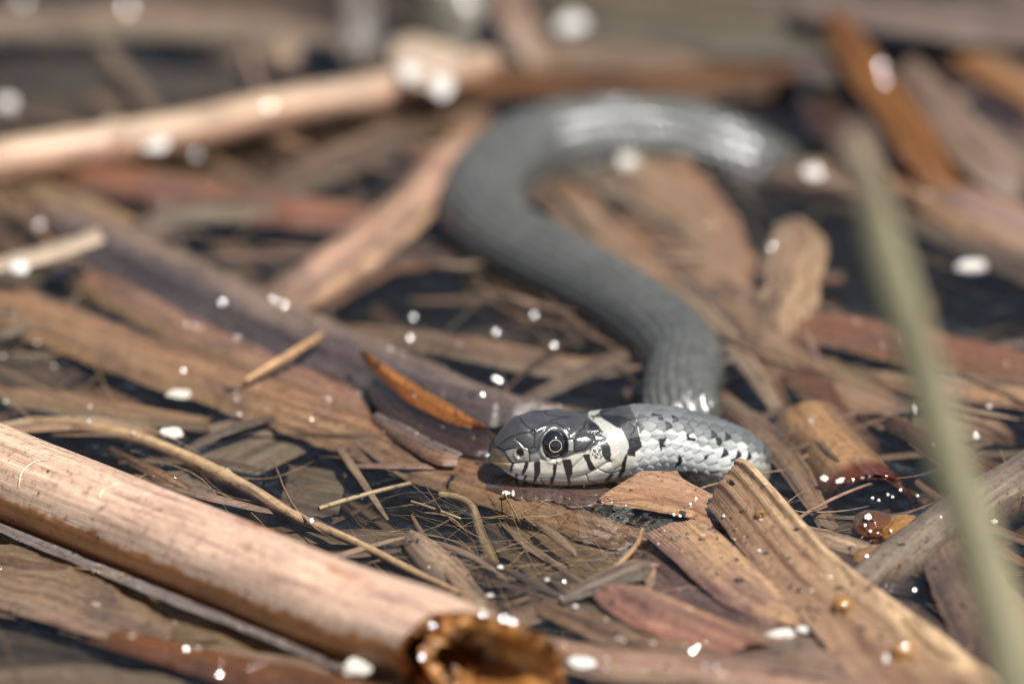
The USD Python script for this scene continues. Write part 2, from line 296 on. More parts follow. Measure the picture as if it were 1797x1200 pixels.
def tube_mesh(pts, cols=((0.42, 0.29, 0.18), (0.30, 0.2, 0.12)), nr=20, step=6.0, blot=(0.12, 0.085, 0.08), blot_amt=0.45, wob=0.05, nodes=()):
    ids[0] += 1; sd = ids[0]
    L = np.hypot(*np.diff(np.asarray(pts, float)[:, :2], axis=0).T).sum(); n = int(np.clip(L / step, 8, 200))
    S, s, _ = spline(pts, n); Cn = at(S[:, 0], S[:, 1], S[:, 3]); r = S[:, 2] * 0.5 * PX
    for nd in nodes: r = r * (1 + 0.22 * np.exp(-((s - nd) * L / 9) ** 2))
    T = unit(np.gradient(Cn, axis=0)); A = unit(np.cross(T, [0, 0, 1.0])); Bv = np.cross(A, T)
    th = np.linspace(0, 2 * np.pi, nr, endpoint=False)
    ln = np.concatenate([[0], np.cumsum(np.linalg.norm(np.diff(Cn, axis=0), axis=1))])
    wv_ = 1 + wob * 2 * (fbm(np.stack([np.repeat(ln[:, None] * 120, nr, 1), np.repeat(np.cos(th)[None] + 3, n, 0), np.repeat(np.sin(th)[None] + sd, n, 0)], -1), 3, sd) - 0.5)
    V = Cn[:, None] + (A[:, None] * np.cos(th)[None, :, None] + Bv[:, None] * np.sin(th)[None, :, None]) * (r[:, None] * wv_)[..., None]
    cols = np.asarray(cols, float); k = np.linspace(0, 1, len(cols))
    fl = fbm(np.stack([np.repeat(ln[:, None] * 60, nr, 1), np.repeat(np.cos(th)[None] * 1.2, n, 0), np.repeat(np.sin(th)[None] * 1.2 + sd, n, 0)], -1), 4, sd + 5)
    mk = np.clip(0.5 - 0.5 * np.sin(th)[None] + (fl - 0.5) * 0.8, 0, 1)
    C = np.stack([np.interp(mk, k, cols[:, q]) for q in range(3)], -1)
    m = (smoothstep(0.52, 0.68, fbm(np.stack([np.repeat(ln[:, None] * 130, nr, 1), np.repeat(np.cos(th)[None] * 1.5, n, 0), np.repeat(np.sin(th)[None] * 1.5 + sd, n, 0)], -1), 4, sd + 9)) * blot_amt)[..., None]
    C = C * (1 - m) + np.asarray(blot) * m
    f = grid_faces(n, nr, True); caps = []
    verts = np.vstack([V.reshape(-1, 3), Cn[:1], Cn[-1:]]); K = n * nr
    j = np.arange(nr); caps = np.vstack([np.stack([np.full(nr, K), (j + 1) % nr, j], 1), np.stack([np.full(nr, K + 1), (n - 1) * nr + j, (n - 1) * nr + (j + 1) % nr], 1)])
    F = np.vstack([tri(f)[:, ::-1], caps[:, ::-1]])
    uv = np.stack([np.repeat(ln[:, None], nr, 1) + sd * 0.37, np.repeat((np.abs(th - np.pi) * 1.0)[None], n, 0) * r[:, None] + sd * 0.1], -1).reshape(-1, 2)
    uv = np.vstack([uv, uv[:1], uv[-1:]]); col = np.vstack([C.reshape(-1, 3), C[0, :1], C[-1, :1]])
    v0 = verts[F[0]]
    if np.cross(v0[1] - v0[0], v0[2] - v0[0]) @ (v0.mean(0) - Cn[0]) < 0: F = F[:, ::-1]
    return verts, F, uv, np.clip(col * 0.8, 0.004, 0.9)
def stem(label, pts, mat=STEM, name='reed_stem', category='stem', group=None, **kw):
    v, f, uv, c = tube_mesh(pts, **kw)
    m = obj(name, (v, f), mat, '/World', smooth=True, uv=uv, col=c)
    return tag(m, label, category, group)


# ------------------------------------------------------------------ the snake
def inside(P, poly, soft=0.8, grow=0.0):
    """soft membership of points P (n x 2) in a polygon of photograph pixels"""
    poly = np.asarray(poly, float); Q = np.roll(poly, -1, axis=0)
    ins = np.zeros(len(P), bool); d = np.full(len(P), 1e9)
    for a, b in zip(poly, Q):
        cond = (a[1] > P[:, 1]) != (b[1] > P[:, 1])
        xs = a[0] + (P[:, 1] - a[1]) * (b[0] - a[0]) / ((b[1] - a[1]) or 1e-9)
        ins ^= cond & (P[:, 0] < xs)
        w = b - a; k = np.clip(((P - a) @ w) / (w @ w + 1e-9), 0, 1)
        d = np.minimum(d, np.hypot(*(P - a - k[:, None] * w).T))
    return smoothstep(-soft, soft, np.where(ins, d, -d) + grow)
def line_dist(P, line):
    line = np.asarray(line, float); d = np.full(len(P), 1e9)
    for a, b in zip(line[:-1], line[1:]):
        w = b - a; k = np.clip(((P - a) @ w) / (w @ w + 1e-9), 0, 1)
        d = np.minimum(d, np.hypot(*(P - a - k[:, None] * w).T))
    return d
c1 = lambda L: [(850 + x / 7.06, 700 + y / 7.06) for x, y in L]
c2 = lambda L: [(1000 + x / 7.06, 700 + y / 7.06) for x, y in L]
Bs = np.concatenate([[0.05, 0.5, 1.2, 2.2, 3.5], np.arange(5, 250, 1.0), np.arange(250, 560, 1.25), np.arange(560, 900, 4.0), np.arange(900, B_END, 5.5)])
NB, MR = len(Bs), 400
th = np.linspace(0, 2 * np.pi, MR, endpoint=False)
hd = np.minimum(Bs, 250.0)
bl = smoothstep(222, 262, Bs)[:, None]
Phead = SNOUT + PX * (Bs[:, None] * head_dir + np.array([0, 0, 1.0]) * PchipInterpolator(HB, HZC)(hd)[:, None])
Bc = np.clip(Bs, t[0], B_END)
Pbody = SPX(Bc); Tb = unit(SPX(Bc, 1))
Pc = Phead * (1 - bl) + Pbody * bl
Tn = unit(head_dir * (1 - bl) + Tb * bl)
Fw = -Tn; Lf = unit(np.cross(np.broadcast_to([0, 0, 1.0], Fw.shape), Fw)); Up = np.cross(Fw, Lf)
b1 = bl[:, 0]
W = PchipInterpolator(HB, HW)(hd) * (1 - b1) + SPR(Bc) * b1
H = PchipInterpolator(HB, HH)(hd) * (1 - b1) + SPR(Bc) * 0.98 * b1
NN = PchipInterpolator(HB, HN)(hd) * (1 - b1) + 2.05 * b1
W[:5] *= np.array([0.04, 0.6, 1, 1, 1]); H[:5] *= np.array([0.04, 0.6, 1, 1, 1])
ex = (2 / NN)[:, None]
sn, cs = np.sin(th)[None], np.cos(th)[None]
X = np.sign(sn) * np.abs(sn) ** ex * W[:, None]; Z = np.sign(cs) * np.abs(cs) ** ex * H[:, None]
# jaw narrower than the skull, flanks of the snout a little hollow
hd_w = (1 - smoothstep(210, 260, Bs))[:, None]
X = X * (1 - 0.12 * hd_w * smoothstep(0.15, -1.0, Z / np.maximum(H[:, None], 1e-6)) )
V0 = Pc[:, None] + PX * (Lf[:, None] * X[..., None] + Up[:, None] * Z[..., None])
def normals(V):
    du = np.gradient(V, axis=0); dv = (np.roll(V, -1, 1) - np.roll(V, 1, 1))
    n = unit(np.cross(dv, du)); out = V - Pc[:, None]
    return n * np.sign((n * out).sum(-1).mean())
N0 = normals(V0)
half = MR // 2 + 1
mir = np.concatenate([np.arange(half), np.arange(MR // 2 - 1, 0, -1)])     # every ring point's twin on the left flank
ncut = int(np.searchsorted(Bs, 560))
U = proj(V0[:ncut, :half]); facing = ((EYE - V0[:ncut, :half]) * N0[:ncut, :half]).sum(-1) > -0.12
PU = U.reshape(-1, 2); shp = U.shape[:2]; vis = facing.astype(float).reshape(-1)
BB = np.repeat(Bs[:ncut, None], half, 1).reshape(-1); TT = np.repeat(th[None, :half], ncut, 0).reshape(-1)
# ---- scales: a lattice of overlapping keeled scales along the body, for every vertex
q_of_B = np.concatenate([[0], np.cumsum(np.diff(Bs) / (0.315 * np.maximum(SPR(np.clip((Bs[1:] + Bs[:-1]) / 2, t[0], B_END)), 30)))]); q_of_B -= np.interp(200, Bs, q_of_B)
ROW = math.radians(15.2)
ang = np.where(th > np.pi, th - 2 * np.pi, th)
Q = np.repeat(q_of_B[:, None], MR, 1); KF = np.repeat((ang / ROW)[None], NB, 0)
best = np.full(Q.shape, -1.0); bk = np.zeros(Q.shape); bm = np.zeros(Q.shape); bedge = np.zeros(Q.shape); ba = np.zeros(Q.shape)
k0_ = np.round(KF)
for dk in (-1, 0, 1):
    k = k0_ + dk; o = 0.5 * (np.mod(k, 2))
    m0 = np.round(Q - o)
    for dm in (-1, 0, 1):
        mm_ = m0 + dm; a = Q - o - mm_; bb = KF - k
        wdt = 0.92 * np.sqrt(np.clip(1 - ((a + 0.12) / 0.80) ** 2, 0, 1)) * np.where(a > 0, 1 - 0.18 * a, 1.0)
        marg = wdt - np.abs(bb)
        h = np.where(marg > 0, (0.30 + 0.62 * (a + 0.92) / 1.6) * np.clip(marg / 0.22, 0, 1) ** 0.6 + 0.10 * np.exp(-(bb / 0.10) ** 2) * (np.abs(k) < 6) + 0.30 * (1 - (bb / np.maximum(wdt, 0.05)) ** 2), -1)
        up_ = h > best
        best = np.where(up_, h, best); bk = np.where(up_, k, bk); bm = np.where(up_, mm_, bm); bedge = np.where(up_, marg, bedge); ba = np.where(up_, a, ba)
best = np.maximum(best, 0); ventral = np.abs(KF) > 9.2
vs = np.mod(Q, 1.0); best = np.where(ventral, 0.3 + 0.6 * vs, best); bk = np.where(ventral, 12, bk); bm = np.where(ventral, np.floor(Q), bm); bedge = np.where(ventral, 0.3, bedge)
rid = np.mod(np.sin(bk * 12.9898 + bm * 78.233) * 43758.5453, 1.0); rid2 = np.mod(np.sin(bk * 39.34 + bm * 11.135) * 24634.63, 1.0)
ws = smoothstep(214, 236, Bs)[:, None] * np.ones((1, MR))
ws = ws * np.where(np.abs(KF) > 5.5, 1.0, 1.0)
disp = (best - 0.6) * 5.0 * ws * (np.maximum(W[:, None], 20) / 57) * (1 + 0.9 * smoothstep(600, 800, Bs)[:, None])
thr = 3.7 + 3.6 * smoothstep(380, 540, Bs)[:, None]
white = smoothstep(-0.9, 0.9, np.abs(bk) - thr + (rid - 0.5) * 1.0 + ba * 0.4)
gray = np.stack([0.100 + 0 * rid, 0.106 + 0 * rid, 0.107 + 0 * rid], -1) * (0.78 + 0.42 * rid2)[..., None]
olive = np.array([0.084, 0.084, 0.076]) * ((0.8 + 0.35 * rid2) * (1 - 0.5 * smoothstep(2.5, 6.5, np.abs(bk))))[..., None]
fb = smoothstep(480, 700, Bs)[:, None, None]
gray = gray * (1 - fb) + olive * fb
pale = np.stack([0.47 + 0 * rid, 0.485 + 0 * rid, 0.465 + 0 * rid], -1) * (0.88 + 0.16 * rid2)[..., None]
C = gray * (1 - white[..., None]) + pale * white[..., None]
edge_k = smoothstep(0.32, 0.05, bedge)[..., None] * np.where(ventral, 0, 1)[..., None]
C = C * (1 - edge_k * 0.82) + np.array([0.045, 0.05, 0.055]) * edge_k * 0.82
bar = (np.mod(bm + np.round(np.abs(bk) / 3), 7) < 1) & (np.abs(bk) > 4) & (np.abs(bk) < 10) & (rid < 0.75)
bar &= (Bs[:, None] > 560)
spot = (rid2 > 0.955) & (np.abs(bk) <= 5)
C = np.where((bar & (np.abs(bk) > 6))[..., None], np.array([0.022, 0.024, 0.026]), C)
fleck = (rid2 > 0.80) & (np.abs(bk) >= 2) & (np.abs(bk) <= 5) & (ba > 0.22) & (Bs[:, None] > 255) & (Bs[:, None] < 620)
C = np.where(fleck[..., None], np.array([0.02, 0.021, 0.024]), C)
gloss = 0.42 + 0.42 * smoothstep(560, 760, Bs)[:, None] + 0 * rid
# ---- head and neck pattern, read on the left flank and mirrored
def put(arr, col, wgt):
    return arr * (1 - wgt[:, None]) + np.asarray(col) * wgt[:, None]
fine = fbm(np.column_stack([BB / 3.5, TT * 18, 0 * BB]), 3, 4)
Ch = np.full((len(PU), 3), 1.0) * np.array([0.046, 0.0445, 0.045]) * (0.8 + 0.5 * fbm(np.column_stack([BB / 22, TT * 3, 0 * BB]), 4, 8))[:, None]
lab_top = [(899, 813), (912, 812), (925, 810), (940, 808), (948, 806), (957, 803), (975, 802), (986, 804), (998, 800), (1012, 796), (1026, 794), (1040, 784), (1055, 777), (1066, 770), (1072, 760)]
below = inside(PU, [(862, 808), (880, 812)] + lab_top + [(1110, 745), (1160, 765), (1160, 900), (840, 900)], 1.2)
hidden = 1 - vis
cream = np.array([0.50, 0.48, 0.42])
low_part = np.maximum(below, hidden * (TT > 1.9))
Ch = put(Ch, cream, low_part)
Ch = put(Ch, (0.26, 0.245, 0.22), inside(PU, c1([(250, 650), (400, 600), (545, 640), (560, 760), (480, 780), (360, 800)]), 1.5) * (1 - 0.3 * fine))
Ch = put(Ch, (0.21, 0.21, 0.21), inside(PU, c1([(560, 690), (660, 660), (720, 560), (760, 720), (690, 750), (565, 770)]), 2))
Ch = put(Ch, (0.06, 0.06, 0.065), inside(PU, c1([(560, 615), (620, 605), (660, 650), (640, 665), (580, 640)]), 0.7))
Ch = put(Ch, (0.22, 0.21, 0.2), inside(PU, c1([(1030, 510), (1100, 500), (1105, 650), (1040, 650)]), 1.5))
Ch = put(Ch, (0.30, 0.22, 0.12), inside(PU, [(850, 785), (872, 790), (886, 802), (897, 814), (896, 826), (880, 821), (850, 815)], 2.5) * 0.85)
Ch = put(Ch, (0.10, 0.085, 0.065), inside(PU, [(860, 782), (872, 789), (884, 800), (880, 806), (866, 800)], 3) * 0.8)
Ch = put(Ch, (0.42, 0.385, 0.34), inside(PU, c2([(380, 420), (450, 450), (520, 430), (600, 540), (620, 620), (540, 710), (505, 720), (500, 600), (450, 500), (430, 470)]), 2.0))
Ch = put(Ch, (0.37, 0.365, 0.31), inside(PU, c2([(230, 225), (400, 235), (520, 310), (660, 400), (725, 520), (722, 640), (690, 750), (640, 850), (545, 930), (500, 780), (560, 700), (620, 640), (590, 540), (500, 440), (430, 430), (340, 320)]), 1.6) * (0.82 + 0.25 * fine))
Ch = put(Ch, (0.36, 0.385, 0.375), inside(PU, c2([(560, 470), (640, 420), (715, 520), (715, 640), (660, 700), (620, 620)]), 2) * 0.7)
# neck scales take over behind the collar
CL = C[:ncut, :half].reshape(-1, 3); wneck = np.maximum(inside(PU, [(1095, 700), (1120, 742), (1126, 784), (1112, 800), (1100, 845), (1095, 900), (1500, 900), (1500, 650)], 1.5), smoothstep(255, 270, BB))
Ch = Ch * (1 - wneck[:, None]) + CL * wneck[:, None]
blk = np.array([0.016, 0.016, 0.019])
bk_w = np.zeros(len(PU))
jag = PU + np.column_stack([(fine - 0.5) * 2.0, (fbm(np.column_stack([BB / 3, TT * 20, 0 * BB + 7]), 3, 6) - 0.5) * 2.0])
for poly in (c1([(335, 800), (368, 800), (350, 840), (345, 880), (325, 910), (316, 900), (330, 850)]), c1([(510, 780), (550, 790), (530, 850), (500, 900), (480, 940), (460, 935), (480, 880)]),
             c1([(620, 785), (690, 765), (688, 900), (650, 985), (612, 1025), (625, 900)]), c1([(858, 800), (898, 805), (885, 900), (850, 1035), (812, 1040), (820, 985), (850, 930)]),
             c1([(965, 745), (1060, 745), (1090, 840), (1085, 920), (1052, 975), (1070, 1030), (1045, 1040), (1020, 950), (985, 830)]),
             c1([(395, 930), (415, 935), (400, 965), (388, 950)]), c1([(505, 945), (525, 955), (500, 990), (488, 978)]),
             c2([(165, 700), (235, 680), (255, 760), (320, 860), (265, 893), (225, 830), (190, 740)]), c2([(390, 560), (440, 500), (490, 590), (505, 680), (490, 730), (518, 778), (460, 762), (405, 700)]),
             c2([(235, 300), (300, 300), (355, 350), (360, 400), (290, 400), (240, 440), (230, 360)]),
             c2([(385, 205), (600, 215), (720, 240), (825, 280), (838, 380), (850, 440), (860, 480), (890, 585), (850, 620), (805, 655), (800, 700), (700, 690), (735, 600), (720, 520), (660, 400), (520, 310), (400, 235)]),
             c2([(690, 690), (705, 700), (690, 800), (680, 880), (620, 960), (590, 965), (640, 860), (650, 780)]), c2([(505, 930), (535, 940), (470, 1010), (435, 1015), (465, 965)]),
             c2([(1100, 500), (1200, 475), (1150, 560), (1185, 580), (1140, 590), (1125, 640), (1110, 560)]), c2([(1030, 180), (1060, 195), (1135, 205), (1130, 215), (1010, 205)]), c2([(1090, 245), (1140, 240), (1150, 262), (1100, 262)]),
             [(1256, 768), (1263, 768), (1267, 776), (1262, 782), (1257, 779)], [(1192, 797), (1197, 806), (1194, 813), (1186, 819), (1184, 817), (1190, 808)], [(1236, 801), (1243, 797), (1239, 805), (1235, 806)],
             [(1282, 806), (1293, 803), (1290, 808), (1282, 809)], [(1311, 799), (1316, 800), (1316, 806), (1311, 804)], [(1203, 763), (1208, 762), (1209, 768), (1220, 770), (1219, 774), (1206, 771)]):
    bk_w = np.maximum(bk_w, inside(jag, poly, 0.9, 0.8))
spk = inside(PU, c2([(230, 560), (400, 555), (420, 700), (380, 740), (280, 740), (240, 660)]), 3) * smoothstep(0.47, 0.55, fbm(np.column_stack([BB / 2.2, TT * 26, 0 * BB + 3]), 2, 14))
lower_blk = (hidden * (BB < 300) > 0.5) & (rid[:ncut, :half].reshape(-1) > 0.6)
bk_w = np.maximum(bk_w, spk * 0.9)
Ch = put(Ch, blk, bk_w)
sut = [c1([(115, 590), (215, 630), (250, 670), (275, 720), (330, 790), (350, 800)]), c1([(160, 600), (240, 520), (330, 468), (430, 428), (600, 400), (625, 410)]), c1([(240, 645), (300, 622), (390, 610)]), c1([(390, 500), (450, 550), (490, 595), (545, 622), (620, 603)]),
       c1([(545, 640), (560, 700), (555, 770)]), c1([(618, 405), (618, 500), (610, 605)]), c1([(625, 408), (700, 350), (810, 310), (900, 330), (980, 370)]), c1([(810, 310), (825, 265), (930, 235), (1060, 225)]), c1([(620, 400), (520, 330), (450, 270), (455, 215)]),
       c1([(1250, 270), (1240, 340), (1190, 380), (1150, 450), (1100, 490), (1030, 505)]), c1([(1100, 490), (1112, 560), (1105, 650)]), c1([(350, 800), (420, 785), (540, 785), (640, 765), (720, 735), (880, 760), (905, 800)]),
       c2([(215, 275), (170, 320), (175, 360), (130, 380), (80, 450), (48, 490)]), c2([(300, 515), (230, 580), (160, 640), (60, 655), (-40, 650)]), c2([(250, 400), (300, 470), (312, 520), (390, 522), (440, 492)]), c2([(235, 420), (360, 405)]), c2([(300, 415), (380, 440), (450, 480)]),
       c2([(215, 275), (300, 250), (260, 200), (300, 180)]), c2([(640, 880), (540, 915), (440, 1000)]), c2([(650, 820), (560, 870)]), c2([(340, 860), (440, 900), (540, 915)]), c2([(200, 935), (240, 1000), (330, 1050)]), c1([(700, 985), (745, 1060)]), c1([(1090, 840), (1250, 690)])]
groove = np.zeros(len(PU))
for L in sut: groove = np.maximum(groove, np.exp(-(line_dist(PU, L) / 0.95) ** 2))
mouth = c1([(150, 832), (240, 868), (330, 905), (400, 928), (500, 947), (640, 974), (850, 978), (1000, 980), (1060, 972)]) + c2([(100, 948), (200, 930), (340, 860), (450, 790), (510, 770)])
dm_ = line_dist(PU, mouth); mgr = np.exp(-(dm_ / 1.3) ** 2)
live = vis * (1 - smoothstep(228, 250, BB))
Ch = Ch * (1 - 0.72 * (groove * live)[:, None]) * (1 - 0.45 * (mgr * live)[:, None])
dN = np.hypot((PU[:, 0] - 912) / 1.0, (PU[:, 1] - 795) / 1.15)
nos = smoothstep(7.2, 4.6, dN) * live
Ch = put(Ch, (0.02, 0.016, 0.014), nos)
dh = -1.3 * groove * live - 1.8 * mgr * live - 6.0 * nos + 1.3 * np.exp(-((dN - 9) / 2.5) ** 2) * live
dh += 1.4 * np.exp(-((dm_ - 9) / 6) ** 2) * live * (low_part > 0.5)
eye_px = np.array([974.0, 782.0])
dE = np.hypot((PU[:, 0] - eye_px[0]) / 0.93, PU[:, 1] - eye_px[1])
dh += (-7.0 * smoothstep(26, 20, dE) + 2.2 * np.exp(-((dE - 28) / 3.6) ** 2)) * live
brow = line_dist(PU, [(940, 757), (955, 750), (978, 747), (998, 754)])
dh += 5.0 * np.exp(-(brow / 6.0) ** 2) * live
Ch = put(Ch, (0.02, 0.02, 0.023), smoothstep(25, 22.5, dE) * live)
dh += 3.0 * inside(PU, c2([(40, 480), (200, 440), (310, 520), (220, 590), (60, 640)]), 6) * live
# plates bulge a little between their sutures
dmin = np.full(len(PU), 1e9)
for L in sut + [mouth]: dmin = np.minimum(dmin, line_dist(PU, L))
dh += 1.0 * (1 - np.exp(-dmin / 5.0)) * live
dl_ = disp[:ncut, :half].reshape(-1) * np.clip(wneck + 0.0, 0, 1) + disp[:ncut, :half].reshape(-1) * 0.55 * (1 - wneck) * smoothstep(195, 215, BB)
dh += 0.55 * (fbm(np.column_stack([BB / 5, TT * 16, 0 * BB + 30]), 3, 71) - 0.5) * live
DH = (dh + dl_).reshape(shp)[:, mir]
disp[:ncut] = DH
C[:ncut] = Ch.reshape(shp + (3,))[:, mir]
gh = (np.where(wneck > 0.5, 0.27, 0.86 - 0.2 * low_part) * (1 - 0.6 * bk_w * (BB > 215))).reshape(shp)[:, mir]
gloss[:ncut] = gh
V1 = V0 + N0 * (disp * PX)[..., None]
sv = np.vstack([V1.reshape(-1, 3), Pc[:1], Pc[-1:]]); K = NB * MR; j = np.arange(MR)
caps = np.vstack([np.stack([np.full(MR, K), (j + 1) % MR, j], 1), np.stack([np.full(MR, K + 1), (NB - 1) * MR + j, (NB - 1) * MR + (j + 1) % MR], 1)])
sf = np.vstack([tri(grid_faces(NB, MR, True)), caps[:, ::-1]])
x0 = sv[sf[300 * MR]]
if np.cross(x0[1] - x0[0], x0[2] - x0[0]) @ (x0.mean(0) - Pc[300]) < 0: sf = sf[:, ::-1]
snake = thing('grass_snake', 'grey snake with pale collar and black lip bars, swimming in an S curve', 'snake')
obj('body', (sv, sf), SKIN, snake, smooth=True, col=np.vstack([C.reshape(-1, 3), C[0, :1], C[-1, :1]]), extra={'gloss': np.concatenate([gloss.ravel(), [0.5, 0.5]])})
import trimesh
def eye(sgn):
    m = (BB > 60) & (BB < 180) & (vis > 0)
    i = np.argmin(np.where(m, np.hypot(*(PU - eye_px).T), 1e9)); bi, ti = divmod(i, half)
    p = V0[bi, ti if sgn > 0 else mir[MR - ti] if False else (MR - ti) % MR]
    out = Lf[bi] * sgn
    ctr = p - out * 14 * PX - np.array([0, 0, 1.0]) * 1.5 * PX
    R = 24.5 * PX
    s = trimesh.creation.icosphere(5, 1.0); v = np.array(s.vertices)
    v = v * R * np.array([0.95, 0.95, 1.03])
    e = obj('eye', (v + ctr, s.faces), EYEBALL, snake, smooth=True)
    g = unit(out * 0.93 + Fw[bi] * 0.06 + np.array([0, 0, 1.0]) * 0.20 + np.array([0, 0, 0]))
    a = unit(np.cross(g, [0, 0, 1.0])); b_ = np.cross(g, a)
    ph = np.linspace(0, 2 * np.pi, 64, endpoint=False); rr = 10.4 * PX; hgt = math.sqrt(R * R * 0.97 - rr * rr) + 0.5 * PX
    cen = ctr + g * hgt + (a[None] * np.cos(ph)[:, None] + b_[None] * np.sin(ph)[:, None]) * rr
    rad_ = unit(cen - ctr); k = np.linspace(0, 2 * np.pi, 8, endpoint=False)
    tw = unit(np.cross(rad_, np.roll(cen, -1, 0) - np.roll(cen, 1, 0)))
    tv = cen[:, None] + (rad_[:, None] * np.sin(k)[None, :, None] * 0.3 + tw[:, None] * np.cos(k)[None, :, None] * 0.5) * PX
    f = grid_faces(64, 8, True); f2 = np.stack([(63 * 8 + np.arange(8)), 63 * 8 + (np.arange(8) + 1) % 8, (np.arange(8) + 1) % 8, np.arange(8)], 1)
    obj('eye_ring', (tv.reshape(-1, 3), tri(np.vstack([f, f2]))), RING, str(e.GetPath()), smooth=True)
eye(1); eye(-1)

# ------------------------------------------------------------------ the litter of reeds
TAN, PALE, PINK, RED, BROWN = (.44, .29, .18), (.56, .43, .31), (.50, .31, .235), (.26, .11, .065), (.23, .14, .08)
ORNG, PURP, GREY, OLIVE, DARK, CREAM, DUST = (.52, .23, .055), (.15, .105, .115), (.25, .21, .165), (.18, .145, .09), (.05, .035, .028), (.62, .52, .38), (.34, .25, .19)
surfaces = []
def L(label, pts, mat=DRY, **kw):
    name = kw.pop('name', 'reed_leaf'); cat = kw.pop('category', 'leaf'); raw = kw.pop('raw', False); ext = kw.pop('ext', (1, 1))
    if 'edges' not in kw:
        P = [tuple(p) for p in pts]
        cut = kw.get('cut', (0, 0)); high = max(p[3] for p in P) > 4.2
        if not raw and not high: P = [(x, y, w, z * 0.72 - 0.55) for x, y, w, z in P]
        def more(a, b):
            d = np.array([a[0] - b[0], a[1] - b[1]]); d = d / np.linalg.norm(d)
            return (a[0] + d[0] * 70, a[1] + d[1] * 70, max(a[2], b[2] * 0.7) * 0.9, a[3] - 4.5)
        if ext[0] and not cut[0] and not (raw or high): P = [more(P[0], P[1])] + [(P[0][0], P[0][1], max(P[0][2], P[1][2] * 0.75), P[0][3] - 0.6)] + P[1:]
        if ext[1] and not cut[1] and not raw: P = P[:-1] + [(P[-1][0], P[-1][1], max(P[-1][2], P[-2][2] * 0.75), P[-1][3] - 0.6)] + [more(P[-1], P[-2])]
        pts = P
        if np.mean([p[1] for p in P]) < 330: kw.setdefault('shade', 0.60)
    v, f, uv, c = ribbon_mesh(pts, **kw)
    m = obj(name, (v, f), mat, '/World', smooth=True, uv=uv, col=c); tag(m, label, cat)
    surfaces.append((v, proj(v)))
    return m
def S_(label, pts, mat=STEM, **kw):
    name = kw.pop('name', 'dry_reed'); cat = kw.pop('category', 'reed')
    v, f, uv, c = tube_mesh(pts, **kw)
    m = obj(name, (v, f), mat, '/World', smooth=True, uv=uv, col=c); tag(m, label, cat)
    surfaces.append((v, proj(v)))
    return m
# far band, all out of focus
S_('long pale pinkish reed stem crossing the upper left behind the snake', [(-160, 322, 78, 3.5), (0, 282, 78, 4), (300, 235, 76, 4.2), (520, 185, 72, 4), (700, 152, 66, 3.6), (860, 112, 58, 3)], cols=(PALE, PINK, TAN), nodes=(0.35,))
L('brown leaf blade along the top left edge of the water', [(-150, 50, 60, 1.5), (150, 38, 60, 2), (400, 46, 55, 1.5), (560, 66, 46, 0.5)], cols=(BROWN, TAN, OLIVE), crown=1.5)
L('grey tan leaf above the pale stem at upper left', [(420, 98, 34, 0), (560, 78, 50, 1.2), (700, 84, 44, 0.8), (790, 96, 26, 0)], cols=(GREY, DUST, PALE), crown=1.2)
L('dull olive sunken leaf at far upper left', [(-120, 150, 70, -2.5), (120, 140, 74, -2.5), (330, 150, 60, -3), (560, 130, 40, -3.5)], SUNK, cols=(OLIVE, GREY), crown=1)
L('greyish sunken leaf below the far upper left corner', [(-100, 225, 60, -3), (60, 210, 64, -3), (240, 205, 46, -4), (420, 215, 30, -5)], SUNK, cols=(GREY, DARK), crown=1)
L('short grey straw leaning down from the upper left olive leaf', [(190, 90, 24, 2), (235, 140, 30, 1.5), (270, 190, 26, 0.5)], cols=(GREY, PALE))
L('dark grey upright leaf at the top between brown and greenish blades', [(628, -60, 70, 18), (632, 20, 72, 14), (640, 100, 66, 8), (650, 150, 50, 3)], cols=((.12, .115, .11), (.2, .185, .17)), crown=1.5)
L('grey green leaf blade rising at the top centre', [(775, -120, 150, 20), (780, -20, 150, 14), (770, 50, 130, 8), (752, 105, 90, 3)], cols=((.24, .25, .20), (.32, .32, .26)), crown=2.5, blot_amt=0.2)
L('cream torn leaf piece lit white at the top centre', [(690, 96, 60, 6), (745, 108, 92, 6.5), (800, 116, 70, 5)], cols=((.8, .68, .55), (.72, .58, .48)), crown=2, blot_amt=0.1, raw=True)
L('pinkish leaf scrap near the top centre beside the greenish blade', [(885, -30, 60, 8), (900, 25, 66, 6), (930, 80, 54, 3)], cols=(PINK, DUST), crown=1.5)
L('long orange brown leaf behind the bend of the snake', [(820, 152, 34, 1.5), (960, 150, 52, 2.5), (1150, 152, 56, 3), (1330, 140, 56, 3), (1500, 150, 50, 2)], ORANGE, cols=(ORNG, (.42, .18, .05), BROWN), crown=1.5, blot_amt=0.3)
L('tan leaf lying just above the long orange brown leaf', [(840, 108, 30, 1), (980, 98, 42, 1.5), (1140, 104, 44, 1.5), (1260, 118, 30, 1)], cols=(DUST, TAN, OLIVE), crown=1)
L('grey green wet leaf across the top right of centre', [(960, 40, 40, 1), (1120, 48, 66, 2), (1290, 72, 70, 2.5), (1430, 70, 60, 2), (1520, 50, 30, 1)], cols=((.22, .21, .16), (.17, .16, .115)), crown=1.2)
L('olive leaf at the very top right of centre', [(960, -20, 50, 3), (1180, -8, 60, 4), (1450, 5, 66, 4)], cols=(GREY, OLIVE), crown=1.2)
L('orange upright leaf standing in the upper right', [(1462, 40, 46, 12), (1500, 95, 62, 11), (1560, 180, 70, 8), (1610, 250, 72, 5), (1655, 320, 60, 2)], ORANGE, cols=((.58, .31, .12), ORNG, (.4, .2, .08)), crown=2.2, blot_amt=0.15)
L('dark brown leaf painted as the shade beside the orange upright leaf', [(1440, 120, 60, 6), (1460, 180, 110, 5), (1510, 235, 110, 3), (1560, 280, 70, 1)], WET, cols=((.10, .045, .022), (.06, .03, .02)), blot_amt=0.3)  # dark colour stands in for the shadow left of the orange leaf
